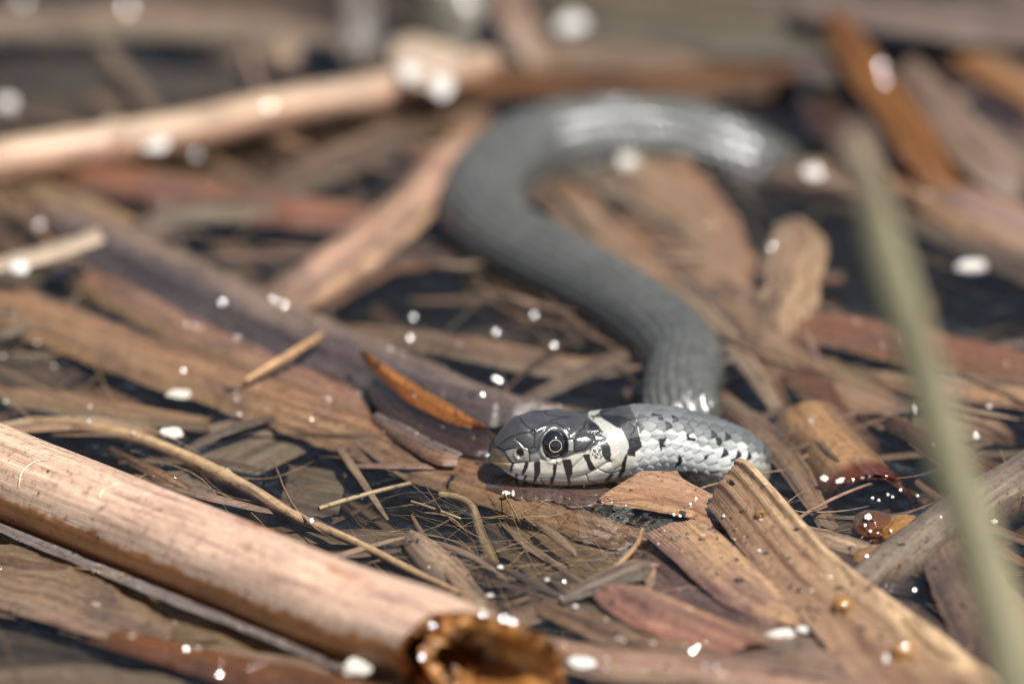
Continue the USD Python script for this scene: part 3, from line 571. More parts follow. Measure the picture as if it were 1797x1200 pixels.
L('grey curled leaf tip in the shade left of the orange upright leaf', [(1390, 108, 40, 9), (1440, 118, 52, 9), (1500, 130, 40, 7)], cols=((.2, .17, .15), (.15, .12, .11)))
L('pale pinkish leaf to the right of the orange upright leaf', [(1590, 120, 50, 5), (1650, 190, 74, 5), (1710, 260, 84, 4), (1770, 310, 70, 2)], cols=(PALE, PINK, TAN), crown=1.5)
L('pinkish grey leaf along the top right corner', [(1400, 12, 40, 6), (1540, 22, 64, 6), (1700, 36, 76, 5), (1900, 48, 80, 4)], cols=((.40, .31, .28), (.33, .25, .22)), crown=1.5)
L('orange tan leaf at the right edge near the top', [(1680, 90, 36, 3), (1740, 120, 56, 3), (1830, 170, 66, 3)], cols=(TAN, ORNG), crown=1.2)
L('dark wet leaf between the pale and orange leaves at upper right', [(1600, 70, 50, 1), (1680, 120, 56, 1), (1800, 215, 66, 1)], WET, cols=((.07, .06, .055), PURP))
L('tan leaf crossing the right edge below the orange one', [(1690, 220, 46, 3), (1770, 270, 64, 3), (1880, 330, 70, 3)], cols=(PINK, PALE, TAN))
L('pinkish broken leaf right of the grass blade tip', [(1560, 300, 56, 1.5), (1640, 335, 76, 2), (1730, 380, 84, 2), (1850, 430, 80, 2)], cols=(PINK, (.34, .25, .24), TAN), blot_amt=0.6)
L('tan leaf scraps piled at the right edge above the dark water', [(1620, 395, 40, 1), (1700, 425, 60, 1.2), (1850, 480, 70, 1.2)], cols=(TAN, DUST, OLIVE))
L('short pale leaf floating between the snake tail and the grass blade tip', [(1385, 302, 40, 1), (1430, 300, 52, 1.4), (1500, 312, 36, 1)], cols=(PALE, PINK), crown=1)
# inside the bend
L('broad orange brown leaf lying inside the bend of the snake', [(1080, 290, 100, -0.3), (1150, 330, 150, 0.5), (1210, 400, 150, 0.6), (1270, 480, 140, 0.5), (1330, 570, 120, 0.3), (1400, 660, 90, -0.5)], cols=((.42, .21, .1), TAN, (.3, .17, .09)), crown=0.8, tilt=2, blot_amt=0.5)
L('grey tan leaf against the inner side of the bend', [(955, 330, 36, -0.5), (1010, 370, 76, 0), (1080, 430, 84, 0.3), (1160, 500, 70, 0.2), (1220, 560, 40, -0.5)], cols=(TAN, DUST, GREY), crown=0.6)
L('pale thin leaf running beside the lower right side of the snake', [(1150, 470, 20, 0.4), (1230, 540, 34, 0.8), (1290, 610, 36, 0.6), (1340, 680, 30, 0)], cols=(PALE, GREY), crown=0.6)
L('reddish sunken leaf right of the snake body', [(1290, 520, 50, -1), (1360, 600, 66, -1), (1440, 690, 66, -1.2), (1500, 745, 40, -1.5)], WET, cols=(BROWN, RED, OLIVE), crown=0.6)
L('knobbly cream leaf stub standing in the dark water', [(1388, 400, 70, 5), (1392, 440, 112, 4.5), (1385, 500, 104, 2.5), (1376, 570, 90, 0.5)], cols=(PALE, TAN, (.5, .35, .2)), crown=2.5, cut=(4.5, 0), ragged=.3, blot_amt=0.25)
L('long reddish brown leaf reaching the right edge', [(1330, 560, 40, 0.2), (1450, 578, 62, 1), (1600, 605, 70, 1), (1720, 632, 66, 1), (1880, 668, 60, 1)], cols=((.36, .19, .12), RED, BROWN), crown=1)
L('pale straw under the long reddish leaf at the right edge', [(1560, 668, 26, 0.5), (1680, 684, 40, 1), (1850, 700, 40, 1)], cols=(PALE, TAN, BROWN))
L('dark red leaf edge in the water right of the grass blade', [(1560, 740, 24, -0.3), (1660, 790, 34, 0), (1800, 850, 40, 0)], WET, cols=(PURP, RED, DARK))
L('dull leaf half sunk left of the grass blade', [(1420, 640, 60, -1.5), (1500, 690, 80, -1.5), (1600, 720, 90, -2), (1720, 740, 70, -2)], SUNK, cols=(OLIVE, DUST, BROWN))
# left middle
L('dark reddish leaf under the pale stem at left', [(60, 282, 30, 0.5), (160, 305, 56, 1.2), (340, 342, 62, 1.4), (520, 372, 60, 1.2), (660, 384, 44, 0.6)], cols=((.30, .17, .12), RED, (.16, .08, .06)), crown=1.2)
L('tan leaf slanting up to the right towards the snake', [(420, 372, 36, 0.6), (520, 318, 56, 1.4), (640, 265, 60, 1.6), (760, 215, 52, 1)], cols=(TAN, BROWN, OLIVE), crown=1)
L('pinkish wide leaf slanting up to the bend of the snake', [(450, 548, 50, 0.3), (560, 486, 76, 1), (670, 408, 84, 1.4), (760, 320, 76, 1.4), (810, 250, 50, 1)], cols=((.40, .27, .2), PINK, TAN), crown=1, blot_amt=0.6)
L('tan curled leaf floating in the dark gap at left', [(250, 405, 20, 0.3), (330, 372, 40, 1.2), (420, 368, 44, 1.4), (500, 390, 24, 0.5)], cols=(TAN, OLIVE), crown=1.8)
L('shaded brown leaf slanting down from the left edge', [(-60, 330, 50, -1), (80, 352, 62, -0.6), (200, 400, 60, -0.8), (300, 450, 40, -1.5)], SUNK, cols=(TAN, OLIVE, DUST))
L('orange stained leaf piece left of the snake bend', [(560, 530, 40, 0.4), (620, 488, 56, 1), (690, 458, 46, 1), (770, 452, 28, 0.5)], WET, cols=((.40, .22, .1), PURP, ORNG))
L('long leaf with purple grey flank from the left to the snake head', [(120, 402, 60, 2.2), (200, 440, 96, 2.5), (340, 506, 102, 2.6), (500, 580, 100, 2.6), (640, 634, 92, 2.6), (780, 690, 84, 2.6), (900, 722, 56, 2.8), (965, 728, 12, 2.8)], WET, cols=((.46, .31, .21), (.40, .26, .19), PURP, (.09, .075, .085)), crown=2.2, tilt=1.2, blot=(.13, .1, .115), blot_amt=0.6, nw=25)
L('reddish wet leaf under the purple flanked leaf', [(110, 470, 50, 0.8), (230, 528, 66, 1), (380, 600, 72, 1), (520, 665, 66, 0.9), (640, 722, 60, 0.6), (720, 765, 30, 0)], WET, cols=(PURP, (.38, .22, .16), (.32, .2, .13), OLIVE), crown=1.2, blot_amt=0.6)
L('long tan leaf from the left edge sinking under the snake head', [(-160, 488, 70, 1.4), (0, 535, 82, 1.4), (150, 592, 86, 1.4), (330, 655, 88, 1.3), (520, 722, 88, 1.1), (700, 790, 86, 0.6), (840, 848, 70, -0.2), (980, 905, 56, -1.6), (1140, 960, 40, -3)], cols=((.30, .18, .11), (.46, .28, .17), TAN, (.36, .25, .15)), crown=1, tilt=1.2, nw=25, blot_amt=0.45)
S_('thin orange tan twig lying across two leaves at left', [(432, 668, 11, 2.6), (500, 628, 15, 4), (565, 588, 13, 5.2)], name='twig', category='twig', cols=((.52, .33, .17), (.4, .22, .1)), nr=12)
L('pale broken straw sticking in from the left edge', [(-80, 482, 22, 5), (40, 455, 26, 6), (120, 432, 28, 7), (176, 412, 26, 7.5)], cols=(CREAM, PALE), crown=1, cut=(0, 1.0), blot_amt=0.15, raw=True)
L('orange curled leaf edge with painted glow in front of the purple flanked leaf', [(632, 616, 8, 6.6), (672, 652, 24, 5.6), (726, 690, 34, 4.8), (790, 726, 30, 3.8), (850, 752, 8, 3)], ORANGE, cols=((.85, .45, .15), (.72, .30, .07), (.3, .1, .03)), shade=0.85, crown=0.8, tilt=1.5, blot_amt=0.25, blot=(.1, .04, .02), raw=True)  # orange raised so the colour itself carries the backlit glow
L('dark sheet painted as the shaded hollow under the curled orange leaf', [(650, 668, 20, 3.0), (700, 716, 56, 2.4), (770, 752, 60, 1.8), (860, 785, 30, 1)], WET, cols=((.07, .035, .022), (.05, .03, .025), (.11, .06, .035)), blot_amt=0.4, raw=True)  # near-black sheet puts the shade of the cavity into colour
L('brown leaf strip with sky sheen painted lavender left of the snake head', [(656, 732, 20, 1.8), (710, 764, 34, 2), (770, 796, 38, 2), (806, 806, 26, 2)], WET, cols=((.30, .25, .26), (.28, .2, .18), (.36, .17, .06), (.24, .1, .035)), crown=1.4, tilt=1.6, cut=(0, 0.8), raw=True)  # lavender upper tone paints the sky reflected on the wet top
L('wet purple brown leaf the snake rests its chin on', None, WET, edges=([(776, 800, -.4), (850, 812, .4), (950, 832, .2), (1050, 848, -.2), (1130, 850, -1.6)], [(800, 842, -.7), (870, 866, -.2), (940, 878, -.4), (1010, 888, -.6), (1100, 886, -2)]), cols=((.26, .18, .16), (.19, .13, .14), (.12, .09, .1)), crown=0.4, blot_amt=0.6, ragged=0.1, cut=(1.5, 0))
L('thin brown leaf sinking behind the snake head', [(640, 585, 26, 0.2), (760, 602, 40, 0.6), (900, 628, 44, 0.6), (1010, 645, 40, 0.3), (1100, 640, 26, -0.3)], cols=(TAN, DUST, GREY), crown=0.6)
L('tan straw crossing behind the snake head towards its body', [(930, 700, 18, 0.4), (1010, 660, 30, 0.8), (1080, 628, 28, 0.6), (1130, 610, 16, 0)], cols=(TAN, GREY), crown=0.6)
# sunken and floating pieces left of the head, near focus
L('square ended pale leaf sunk flat left of the snake', [(300, 852, 84, -2.0), (390, 806, 100, -2.0), (480, 768, 96, -2.2), (560, 738, 84, -2.6)], SUNK, cols=((.36, .31, .22), (.30, .26, .18)), crown=0.3, blot_amt=0.4, cut=(1.0, 1.5), ragged=0.01)
L('square sunken leaf below the square ended pale leaf', [(500, 850, 70, -3.6), (550, 862, 84, -3.6), (600, 872, 80, -3.8)], SUNK, cols=((.30, .25, .17), (.25, .2, .14)), crown=0.2, cut=(0.5, 0.5), ragged=0.01)
S_('thin tan reed stalk lying behind the big broken stem', [(60, 742, 18, -0.3), (210, 762, 24, 0), (330, 806, 27, 0.1), (440, 862, 26, 0.2), (520, 907, 18, 0.5), (620, 950, 15, 0.5), (740, 1010, 14, 0.2), (820, 1048, 13, 0)], name='reed_stalk', cols=((.50, .36, .22), (.36, .22, .13)), nr=14, nodes=(0.42, 0.6))
L('short orange tan leaf piece touching the big broken stem', [(236, 812, 14, 1.2), (280, 835, 24, 1.2), (330, 865, 26, 1), (380, 895, 16, 0.4)], WET, cols=((.45, .25, .11), (.36, .19, .09)), crown=1.2)
L('thin leaf in the dull water at the far left edge', [(-60, 690, 26, -0.8), (60, 700, 34, -0.6), (200, 722, 36, -0.8), (340, 742, 24, -1.2)], SUNK, cols=(TAN, OLIVE))
L('pale straw floating above the big broken stem at left', [(-40, 762, 18, 0.3), (60, 744, 24, 0.6), (150, 742, 24, 0.6), (240, 752, 16, 0.4)], cols=(CREAM, TAN), crown=0.6)
L('broad grey sunken leaf at the left edge', [(-60, 640, 90, -3), (40, 660, 100, -3), (140, 640, 90, -3.4)], SUNK, cols=(GREY, OLIVE), crown=0.4)
S_('thin straw stalk slanting up under the long tan leaf', [(560, 892, 9, -0.3), (640, 868, 9, -0.1), (720, 848, 8, 0)], name='straw', category='straw', nr=8, cols=((.5, .4, .26), (.36, .27, .16)))
S_('pale needle of straw with a dark fleck near the snake chin', [(722, 880, 6, 0.5), (765, 894, 6, 0.5), (808, 910, 5, 0.3)], name='straw', category='straw', nr=8, cols=((.55, .47, .34), (.4, .32, .22)))
S_('bent straw joint sunk below the snake chin', [(770, 868, 12, -0.8), (825, 886, 14, -1), (845, 940, 20, -2.5), (870, 1000, 24, -4)], name='straw', category='straw', nr=10, cols=((.40, .32, .2), (.28, .2, .12)))
L('tan leaf fragment with dark beads poking up between the stems', [(716, 944, 30, 1.4), (745, 968, 50, 1.0), (782, 1000, 56, 0.2), (830, 1050, 44, -1.4)], cols=(TAN, (.4, .29, .18), DUST), crown=1.6, cut=(1.0, 0))
S_('small curved brown straw below the pointed leaf flap', [(1078, 995, 6, 0.9), (1100, 976, 9, 1.4), (1120, 950, 9, 1.8), (1128, 928, 7, 2.2)], name='straw', category='straw', nr=10, cols=((.42, .28, .16), (.3, .18, .1)))
L('olive sunken leaf in the middle of the pool below the head', [(880, 930, 60, -4), (980, 985, 90, -4.2), (1080, 1010, 80, -4.4), (1180, 1030, 60, -5)], SUNK, cols=((.28, .2, .11), OLIVE), crown=0.4)
L('folded straw coloured leaf tent left of the ridged leaf', [(985, 1052, 12, 0.8), (1050, 1022, 30, 1.8), (1110, 1000, 34, 2.4), (1148, 990, 8, 2.8)], cols=(PALE, DUST, GREY), fold=0.9, crown=0, raw=True)
L('narrow straw strip propping up the folded leaf tent', [(1148, 990, 6, 2.8), (1142, 1015, 13, 1.6), (1134, 1040, 12, 0.3)], cols=(PALE, TAN), raw=True)
# front right: the heap of leaves below the neck
q0 = len(surfaces)
L('pointed reddish brown leaf flap touching the throat of the snake', None, WET, edges=([(1047, 877, 1.2), (1085, 850, 2.2), (1122, 827, 3.2), (1188, 826, 3.2), (1197, 838, 3.0), (1240, 862, 2.2), (1300, 896, 1.2)], [(1047, 881, 0.8), (1110, 891, 0.9), (1160, 900, 0.9), (1190, 905, 0.9), (1215, 909, 0.8), (1240, 920, 0.6), (1300, 940, 0.2)]), cols=((.46, .30, .2), (.40, .23, .14), (.46, .3, .18)), shade=0.85, crown=0.5, blot=(.3, .11, .05), blot_amt=0.5, nw=25, step=3.0, ragged=0.02)
L('big torn brown leaf rising to a ragged tip beside the snake neck', None, edges=([(1304, 806, 8.5), (1318, 812, 8.5), (1338, 832, 8), (1370, 868, 7), (1402, 905, 6), (1450, 960, 5), (1520, 1020, 4), (1620, 1090, 3), (1740, 1180, 2.4), (1880, 1290, 2)], [(1240, 886, 2.2), (1262, 915, 2), (1300, 965, 1.8), (1360, 1040, 1.6), (1420, 1100, 1.4), (1500, 1200, 1.2), (1570, 1300, 1)]), cols=((.58, .45, .30), (.44, .31, .21), (.36, .24, .165), (.40, .27, .19)), shade=0.85, crown=0.7, cut=(2.2, 0), blot=(.2, .115, .085), blot_amt=0.6, nw=45, step=3.0, ragged=0.02, rim=(0.84, 0.9, 0.13), wave=0.5)
L('ridged leaf with pale parallel veins and a zigzag end', None, edges=([(1236, 914, 2.4), (1275, 945, 2.3), (1330, 1000, 2), (1380, 1046, 1.5), (1440, 1100, .6), (1490, 1150, -.4)], [(1128, 936, 1.2), (1160, 965, 1.2), (1210, 1012, 1.1), (1270, 1060, 1), (1340, 1090, .6), (1430, 1116, -.4)]), cols=((.58, .42, .27), (.52, .36, .22), (.46, .32, .22), (.28, .18, .16)), shade=0.9, crown=0.6, ridge=0.17, nridge=17, cut=(1.5, 0), blot=(.2, .12, .14), blot_amt=0.55, nw=69, step=3.0, ragged=0.02)
L('narrow dark strip filling the slit between the two big leaves', [(1262, 925, 10, 0.8), (1320, 985, 22, 0.9), (1390, 1060, 26, 0.8), (1470, 1150, 20, 0.6)], WET, cols=((.09, .08, .09), (.06, .05, .055)))  # near-black strip drawn in the gap between the two big leaves
L('pinkish folded leaf lying in front of the ridged leaf', None, WET, edges=([(1088, 1024, 3), (1130, 1028, 3), (1200, 1058, 2.6), (1290, 1095, 1.8), (1380, 1130, .6)], [(1036, 1044, 1), (1070, 1075, 1), (1120, 1105, .8), (1190, 1130, .4), (1260, 1155, -.2)]), cols=((.48, .3, .2), (.34, .17, .12), (.46, .27, .21), (.38, .2, .16)), fold=1.5, crown=0, cut=(1, 0), blot_amt=0.35, nw=29, ragged=0.03)
L('purple stained leaf sheet under the ridged leaf', [(1140, 985, 60, 0.1), (1230, 1060, 104, 0.4), (1340, 1100, 90, 0.5), (1450, 1130, 50, 0.3)], WET, cols=((.26, .17, .16), (.2, .13, .14), (.3, .2, .15)), blot_amt=0.6)
L('blurred pinkish leaf across the bottom right of centre', [(900, 1120, 30, 0.6), (1040, 1160, 60, 1), (1220, 1176, 70, 1.2), (1420, 1196, 90, 1.4), (1600, 1240, 100, 1.4)], cols=((.42, .3, .22), PINK, DUST), crown=0.9)
L('grey tan leaf in the clutter below the folded pinkish leaf', [(960, 1060, 40, 0.3), (1060, 1096, 60, 0.8), (1190, 1130, 60, 0.9), (1330, 1150, 40, 0.5)], cols=(GREY, DUST, TAN), crown=0.8)
L('tan scuffed leaf between the big torn leaf and the bottom edge', [(1340, 1150, 60, 0.9), (1440, 1180, 110, 1.2), (1560, 1230, 130, 1.4), (1700, 1300, 140, 1.4)], cols=(PALE, PINK, TAN, GREY), crown=1)
S_('grey fuzzy rotten stem slanting up to the right edge', [(1490, 1044, 60, -0.8), (1590, 978, 84, -0.8), (1690, 910, 92, -1.0), (1800, 846, 98, -1.2), (1920, 780, 98, -1.4)], STEM, cols=((.19, .16, .13), (.22, .17, .13), (.15, .12, .1)), blot_amt=0.5, wob=0.16)
L('wide brown leaf at the lower right corner with a pale patch', [(1655, 968, 90, 3.2), (1700, 1030, 124, 3), (1750, 1110, 140, 2.6), (1810, 1220, 150, 2.2)], cols=((.44, .31, .2), (.38, .25, .16), (.26, .17, .13), (.22, .15, .14)), crown=1.2, blot_amt=0.5, cut=(1, 0))
L('narrow sliver of leaf with a bright ridge in the lower right', [(1574, 1052, 14, 3), (1610, 1090, 44, 3), (1650, 1124, 46, 2.8), (1700, 1160, 16, 2.4)], cols=((.13, .1, .085), (.15, .11, .09), (.42, .27, .13)), crown=0.3, rim=(-0.9, 0.5, 0.15), raw=True)
L('dark shiny leaf wedge behind the big torn leaf', [(1440, 968, 20, 0.6), (1500, 1000, 44, 0.8), (1560, 1020, 30, 0.8)], WET, cols=((.1, .085, .095), (.07, .055, .06)))
L('straw coloured thin leaf from the torn leaf to the amber stub', [(1410, 930, 18, 0.3), (1470, 950, 30, 0.6), (1540, 975, 26, 0.6)], cols=(TAN, PALE, BROWN))
L('tan leaf half under water behind the snake neck at right', [(1290, 720, 30, -0.6), (1340, 760, 44, -0.4), (1400, 830, 46, -0.8), (1440, 900, 30, -1.2)], SUNK, cols=(TAN, DUST))
# front left
L('narrow grey strip painted as lavender sky sheen along the waterline of the big broken stem', [(-120, 872, 15, .5), (0, 924, 17, .6), (150, 988, 18, .6), (320, 1056, 18, .6), (480, 1120, 15, .5), (600, 1174, 9, .3)], WET, cols=((.34, .34, .44), (.22, .22, .29)), raw=True, crown=.3, blot_amt=.35, shade=.9, ragged=.2)  # added strip; its lavender stands in for the sky mirrored at the waterline
L('broad brown leaf under the big broken stem at left', [(-140, 960, 110, 0.2), (0, 1012, 118, 0.6), (120, 1052, 110, 0.6), (220, 1090, 84, 0.3), (300, 1118, 40, -0.4)], cols=((.40, .28, .18), (.34, .22, .14), TAN), crown=0.9, cut=(0, 1.5))
L('long thin pinkish straw curving along the lower left', [(-80, 1032, 24, 1.2), (60, 1072, 28, 1.5), (200, 1112, 24, 1.4), (380, 1146, 22, 1), (600, 1172, 18, 0.6)], cols=(PALE, PINK, TAN), crown=0.8)
L('olive sunken leaf beside the broken stem in the lower left', [(270, 1090, 60, -2), (370, 1120, 84, -2), (460, 1150, 70, -2.2)], SUNK, cols=((.3, .25, .16), OLIVE), crown=0.4)
L('orange red leaf running out of the bottom edge at left', [(150, 1108, 20, 0.6), (260, 1138, 44, 1), (400, 1172, 54, 1), (560, 1206, 60, 1), (700, 1240, 60, 1)], ORANGE, cols=((.46, .2, .07), (.4, .15, .04), RED), crown=1.2)
L('dull dark leaf under water in the lower left corner', [(-80, 1120, 80, -3), (60, 1150, 100, -3), (220, 1190, 90, -3.4)], SUNK, cols=(OLIVE, DARK, GREY))
L('grey brown leaf along the bottom left edge', [(-60, 1200, 50, -0.6), (120, 1196, 60, -0.4), (300, 1216, 60, -0.4)], SUNK, cols=(GREY, BROWN))
# the green grass blade in front, standing in the water beyond the lower edge
v, f, uv, c = ribbon_mesh([(1486, 222, 29, 1.245), (1492, 234, 49, 1.246), (1502, 262, 57, 1.247), (1540, 390, 64, 1.254), (1592, 560, 71, 1.262), (1650, 750, 77, 1.272), (1716, 950, 82, 1.282), (1785, 1180, 87, 1.292), (1940, 1680, 94, 1.312)],
                          depth=0.0015, crown=0.9, cols=((.60, .65, .50), (.52, .59, .45)), shade=1.0, blot_amt=0.0, wave=0.1, ragged=0.01, step=12)
tipk = np.clip((420 - proj(v)[:, 1]) / 200, 0, 1)[:, None]
c = c * (1 - tipk) + np.array([.62, .55, .46]) * tipk
gb = obj('tall_grass', (v, f), GREEN, uv=uv, col=c); tag(gb, 'pale green grass blade standing in front of everything at right', 'grass')

# ------------------------------------------------------------------ hollow stems: the big broken one in front and the cut stump
def hollow(root, pts, r_px, end, inner, skin_fn, inner_fn, mat, inner_mat, NR=96, n=150, closed=0.93, names=('outer_skin', 'inner_wall')):
    Sx, s, _ = spline([(x, y, 1, z) for x, y, z in pts], n); A3 = at(Sx[:, 0], Sx[:, 1], Sx[:, 3])
    ln = np.concatenate([[0], np.cumsum(np.linalg.norm(np.diff(A3, axis=0), axis=1))]) / PX
    T = unit(A3[-1] - A3[0]); N1 = unit(np.cross(T, [0, 0, 1.0])); N2 = np.cross(N1, T)      # N1 looks at the camera side
    if N1[1] > 0: N1 = -N1
    ph = np.linspace(0, 2 * np.pi, NR, endpoint=False)                                       # 0 = camera side, pi/2 = up
    dirs = N1[None] * np.cos(ph)[:, None] + N2[None] * np.sin(ph)[:, None]
    el = end(ph)
    def sheet(rr, e, lump):
        k = np.linspace(0, 1, n)
        lv = k[:, None] * e[None]
        lv = np.where(k[:, None] < 0, lv, lv)
        P = np.stack([np.interp(lv, ln, A3[:, q]) for q in range(3)], -1)
        ext = np.maximum(lv - ln[-1], 0)[..., None] * T * PX
        R = (rr * (1 + lump(lv, ph[None] + 0 * lv))) * PX
        return P + ext + dirs[None] * R[..., None], lv
    Vo, lo = sheet(r_px, el, lambda l, p: 0.012 * (fbm(np.stack([l / 160, np.cos(p) * 2, np.sin(p) * 2], -1), 3, 31) - 0.5) * 2 + 0.006 * np.sin(p * 9 + l / 400))
    el2 = el - 3
    Vi, li = sheet(r_px * inner, el2, lambda l, p: 0.10 * (fbm(np.stack([l / 26, np.cos(p) * 3, np.sin(p) * 3], -1), 4, 33) - 0.5) * 2)
    fo = tri(grid_faces(n, NR, True)); a = Vo.reshape(-1, 3)
    x = a[fo[NR * 5]]
    if np.cross(x[1] - x[0], x[2] - x[0]) @ dirs[5 % NR] < 0: fo = fo[:, ::-1]
    uv = np.stack([lo * PX, np.repeat((np.minimum(ph, 2 * np.pi - ph) * r_px * PX)[None], n, 0)], -1).reshape(-1, 2)
    m1 = obj(names[0], (a, fo), mat, root, smooth=True, uv=uv, col=skin_fn(lo, ph[None] + 0 * lo, a.reshape(n, NR, 3)).reshape(-1, 3))
    k0 = n * NR; j = np.arange(NR); jn = (j + 1) % NR
    rimq = np.stack([(n - 1) * NR + j, (n - 1) * NR + jn, k0 + (n - 1) * NR + jn, k0 + (n - 1) * NR + j], 1)
    # the torn rim belongs to the inner wall
    b = np.vstack([Vi.reshape(-1, 3), Vo[-1]]); K = n * NR
    fi = fo[:, ::-1].copy()
    rq = np.stack([(n - 1) * NR + j, (n - 1) * NR + jn, K + jn, K + j], 1)
    faces = np.vstack([fi, tri(rq), tri(rq)[:, ::-1]])
    ci = inner_fn(li, ph[None] + 0 * li).reshape(-1, 3); ci = np.vstack([ci, ci.reshape(n, NR, 3)[-1] * 1.15])
    uvi = np.vstack([uv, uv[-NR:]])
    m2 = obj(names[1], (b, faces), inner_mat, root, smooth=True, uv=uvi, col=np.clip(ci, 0, 0.9))
    surfaces.append((a, proj(a))); surfaces.append((b, proj(b)))
    return A3, T, N1, N2, ln
PITH = leaf_material('wet_pith', rough=(0.1, 0.4), translucent=0.45, coat=0.6, bump=0.5, fib=900.0)
big = thing('broken_reed_stem', 'big pale broken reed stem with an open hollow end in the foreground', 'stem')
LB = [(x, y, LOGZ) for x, y in log_axis[:-1]]
LN = None
def big_end(ph):
    d = 0.5 * (1 - np.cos(ph))                                     # 0 camera side, 1 far side
    up = np.clip(np.sin(ph), 0, 1)
    base = np.linalg.norm(at(720, 1108, LOGZ) - at(*log_axis[0], LOGZ)) / PX
    n1 = fbm(np.stack([np.cos(ph) * 2.4 + 4, np.sin(ph) * 2.4, 0 * ph], -1), 4, 17) - 0.5
    return base + 52 + 235 * d ** 1.15 - 10 * up * (1 - d) + 60 * n1
def big_skin(l, p, P):
    side = np.sin(p)                                               # 1 top, 0 camera side, -1 below
    nz = fbm(np.stack([l / 60, np.cos(p) * 3, np.sin(p) * 3], -1), 4, 41) - 0.5
    base = np.array([.56, .405, .30]) * (0.9 + 0.25 * fbm(np.stack([l / 300, p * 2, 0 * p], -1), 3, 42))[..., None]
    pinkish = smoothstep(500, 1000, l)[..., None]
    base = base * (1 - pinkish * 0.6) + np.array([.52, .37, .31]) * pinkish * 0.6
    grey = smoothstep(0.62, 0.30, side + nz * 0.25)[..., None] * (np.cos(p) > -0.2)[..., None]
    base = base * (1 - 0.35 * grey) + np.array([.36, .29, .22]) * 0.35 * grey
    rag = fbm(np.stack([l / 11, 0 * p, 0 * p + 3], -1), 3, 43) - 0.5
    wetk = smoothstep(0.10, 0.02, side - 0.05 + nz * 0.22 + rag * 0.22)[..., None]
    wetc = np.array([.25, .105, .032]) * (0.75 + 0.6 * fbm(np.stack([l / 40, p * 3, 0 * p + 9], -1), 4, 44))[..., None]
    out = base * (1 - wetk) + wetc * wetk
    seam = np.exp(-((side - 0.90 - 0.03 * np.sin(l / 300)) / 0.012) ** 2) * smoothstep(0.45, 0.6, fbm(np.stack([l / 90, 0 * p, 0 * p], -1), 3, 45))
    out = out * (1 - 0.55 * seam[..., None])
    U2 = proj(P.reshape(-1, 3))
    for (x0, y0), (x1, y1), w in (((420, 913), (488, 930), 5), ((590, 1003), (640, 1018), 7), ((575, 990), (600, 1010), 5)):
        k = np.exp(-(line_dist(U2, [(x0, y0), (x1, y1)]) / w) ** 2).reshape(side.shape)[..., None] * smoothstep(0.35, 0.6, fbm(np.stack([l / 9, p * 9, 0 * p], -1), 3, 46))[..., None]
        out = out * (1 - k) + np.array([.35, .12, .05]) * k
    return out
def big_inner(l, p):
    z = fbm(np.stack([l / 18, np.cos(p) * 4, np.sin(p) * 4], -1), 4, 51)
    c = np.array([.60, .30, .09])[None, None] * (0.5 + 1.0 * z)[..., None]
    return c + np.array([.2, .15, .08]) * smoothstep(0.6, 0.75, z)[..., None]
A3, BT, B1, B2, bln = hollow(big, LB + [(820, 1152, LOGZ)], 80, big_end, 0.68, big_skin, big_inner, STEM, PITH)
# pith membrane with a hole, a little way inside the open end
base_l = np.linalg.norm(at(720, 1108, LOGZ) - at(*log_axis[0], LOGZ)) / PX
nr_, na_ = 14, 72; ph = np.linspace(0, 2 * np.pi, na_, endpoint=False)
hole = 0.46 + 0.34 * (fbm(np.stack([np.cos(ph) * 2, np.sin(ph) * 2, 0 * ph], -1), 3, 61) - 0.5) * 2
rr = hole[None] + (0.78 - hole[None]) * np.linspace(0, 1, nr_)[:, None]
org = A3[0] + BT * (base_l + 112) * PX
lump = fbm(np.stack([rr * np.cos(ph) * 7, rr * np.sin(ph) * 7, 0 * rr], -1), 4, 62) - 0.5
Pm = org + (B1 * (rr * np.cos(ph))[..., None] + B2 * (rr * np.sin(ph))[..., None]) * 80 * PX + BT * ((44 * lump + 55 * (1 - np.cos(ph)) * 0.5 * rr - 12 * (1 - rr)) * PX)[..., None]
Pback = Pm - BT * 9 * PX
fm = tri(grid_faces(nr_, na_, True)); K = nr_ * na_
j = np.arange(na_); jn = (j + 1) % na_
fm = np.vstack([fm, fm[:, ::-1] + K, tri(np.stack([j, jn, K + jn, K + j], 1)), tri(np.stack([j, jn, K + jn, K + j], 1))[:, ::-1]])
mc = np.array([.60, .33, .12])[None, None] * (0.55 + 1.1 * fbm(np.stack([rr * np.cos(ph) * 5, rr * np.sin(ph) * 5, 0 * rr + 4], -1), 4, 63))[..., None]
pv = np.vstack([Pm.reshape(-1, 3), Pback.reshape(-1, 3)])
obj('pith', (pv, fm), PITH, big, smooth=True, uv=np.tile(np.stack([rr * 0.006, np.repeat(ph[None] * 0.004, nr_, 0)], -1).reshape(-1, 2), (2, 1)), col=np.tile(mc.reshape(-1, 3), (2, 1)))
surfaces.append((pv, proj(pv)))
from scipy.spatial import cKDTree
cache_ = {'n': -1}
def surf(x, y, tol=7.0, zdef=0.3):
    """the nearest built surface behind a pixel of the photograph"""
    if cache_['n'] != len(surfaces):
        cache_.update(n=len(surfaces), v=np.vstack([q[0] for q in surfaces]), t=cKDTree(np.vstack([q[1] for q in surfaces])))
    i = cache_['t'].query_ball_point([x, y], tol); p0 = at(x, y, zdef)
    if not i: return p0
    c = cache_['v'][i]; d = np.linalg.norm(c - EYE, axis=1); k = d.argmin()
    return c[k] if d[k] < np.linalg.norm(p0 - EYE) else p0
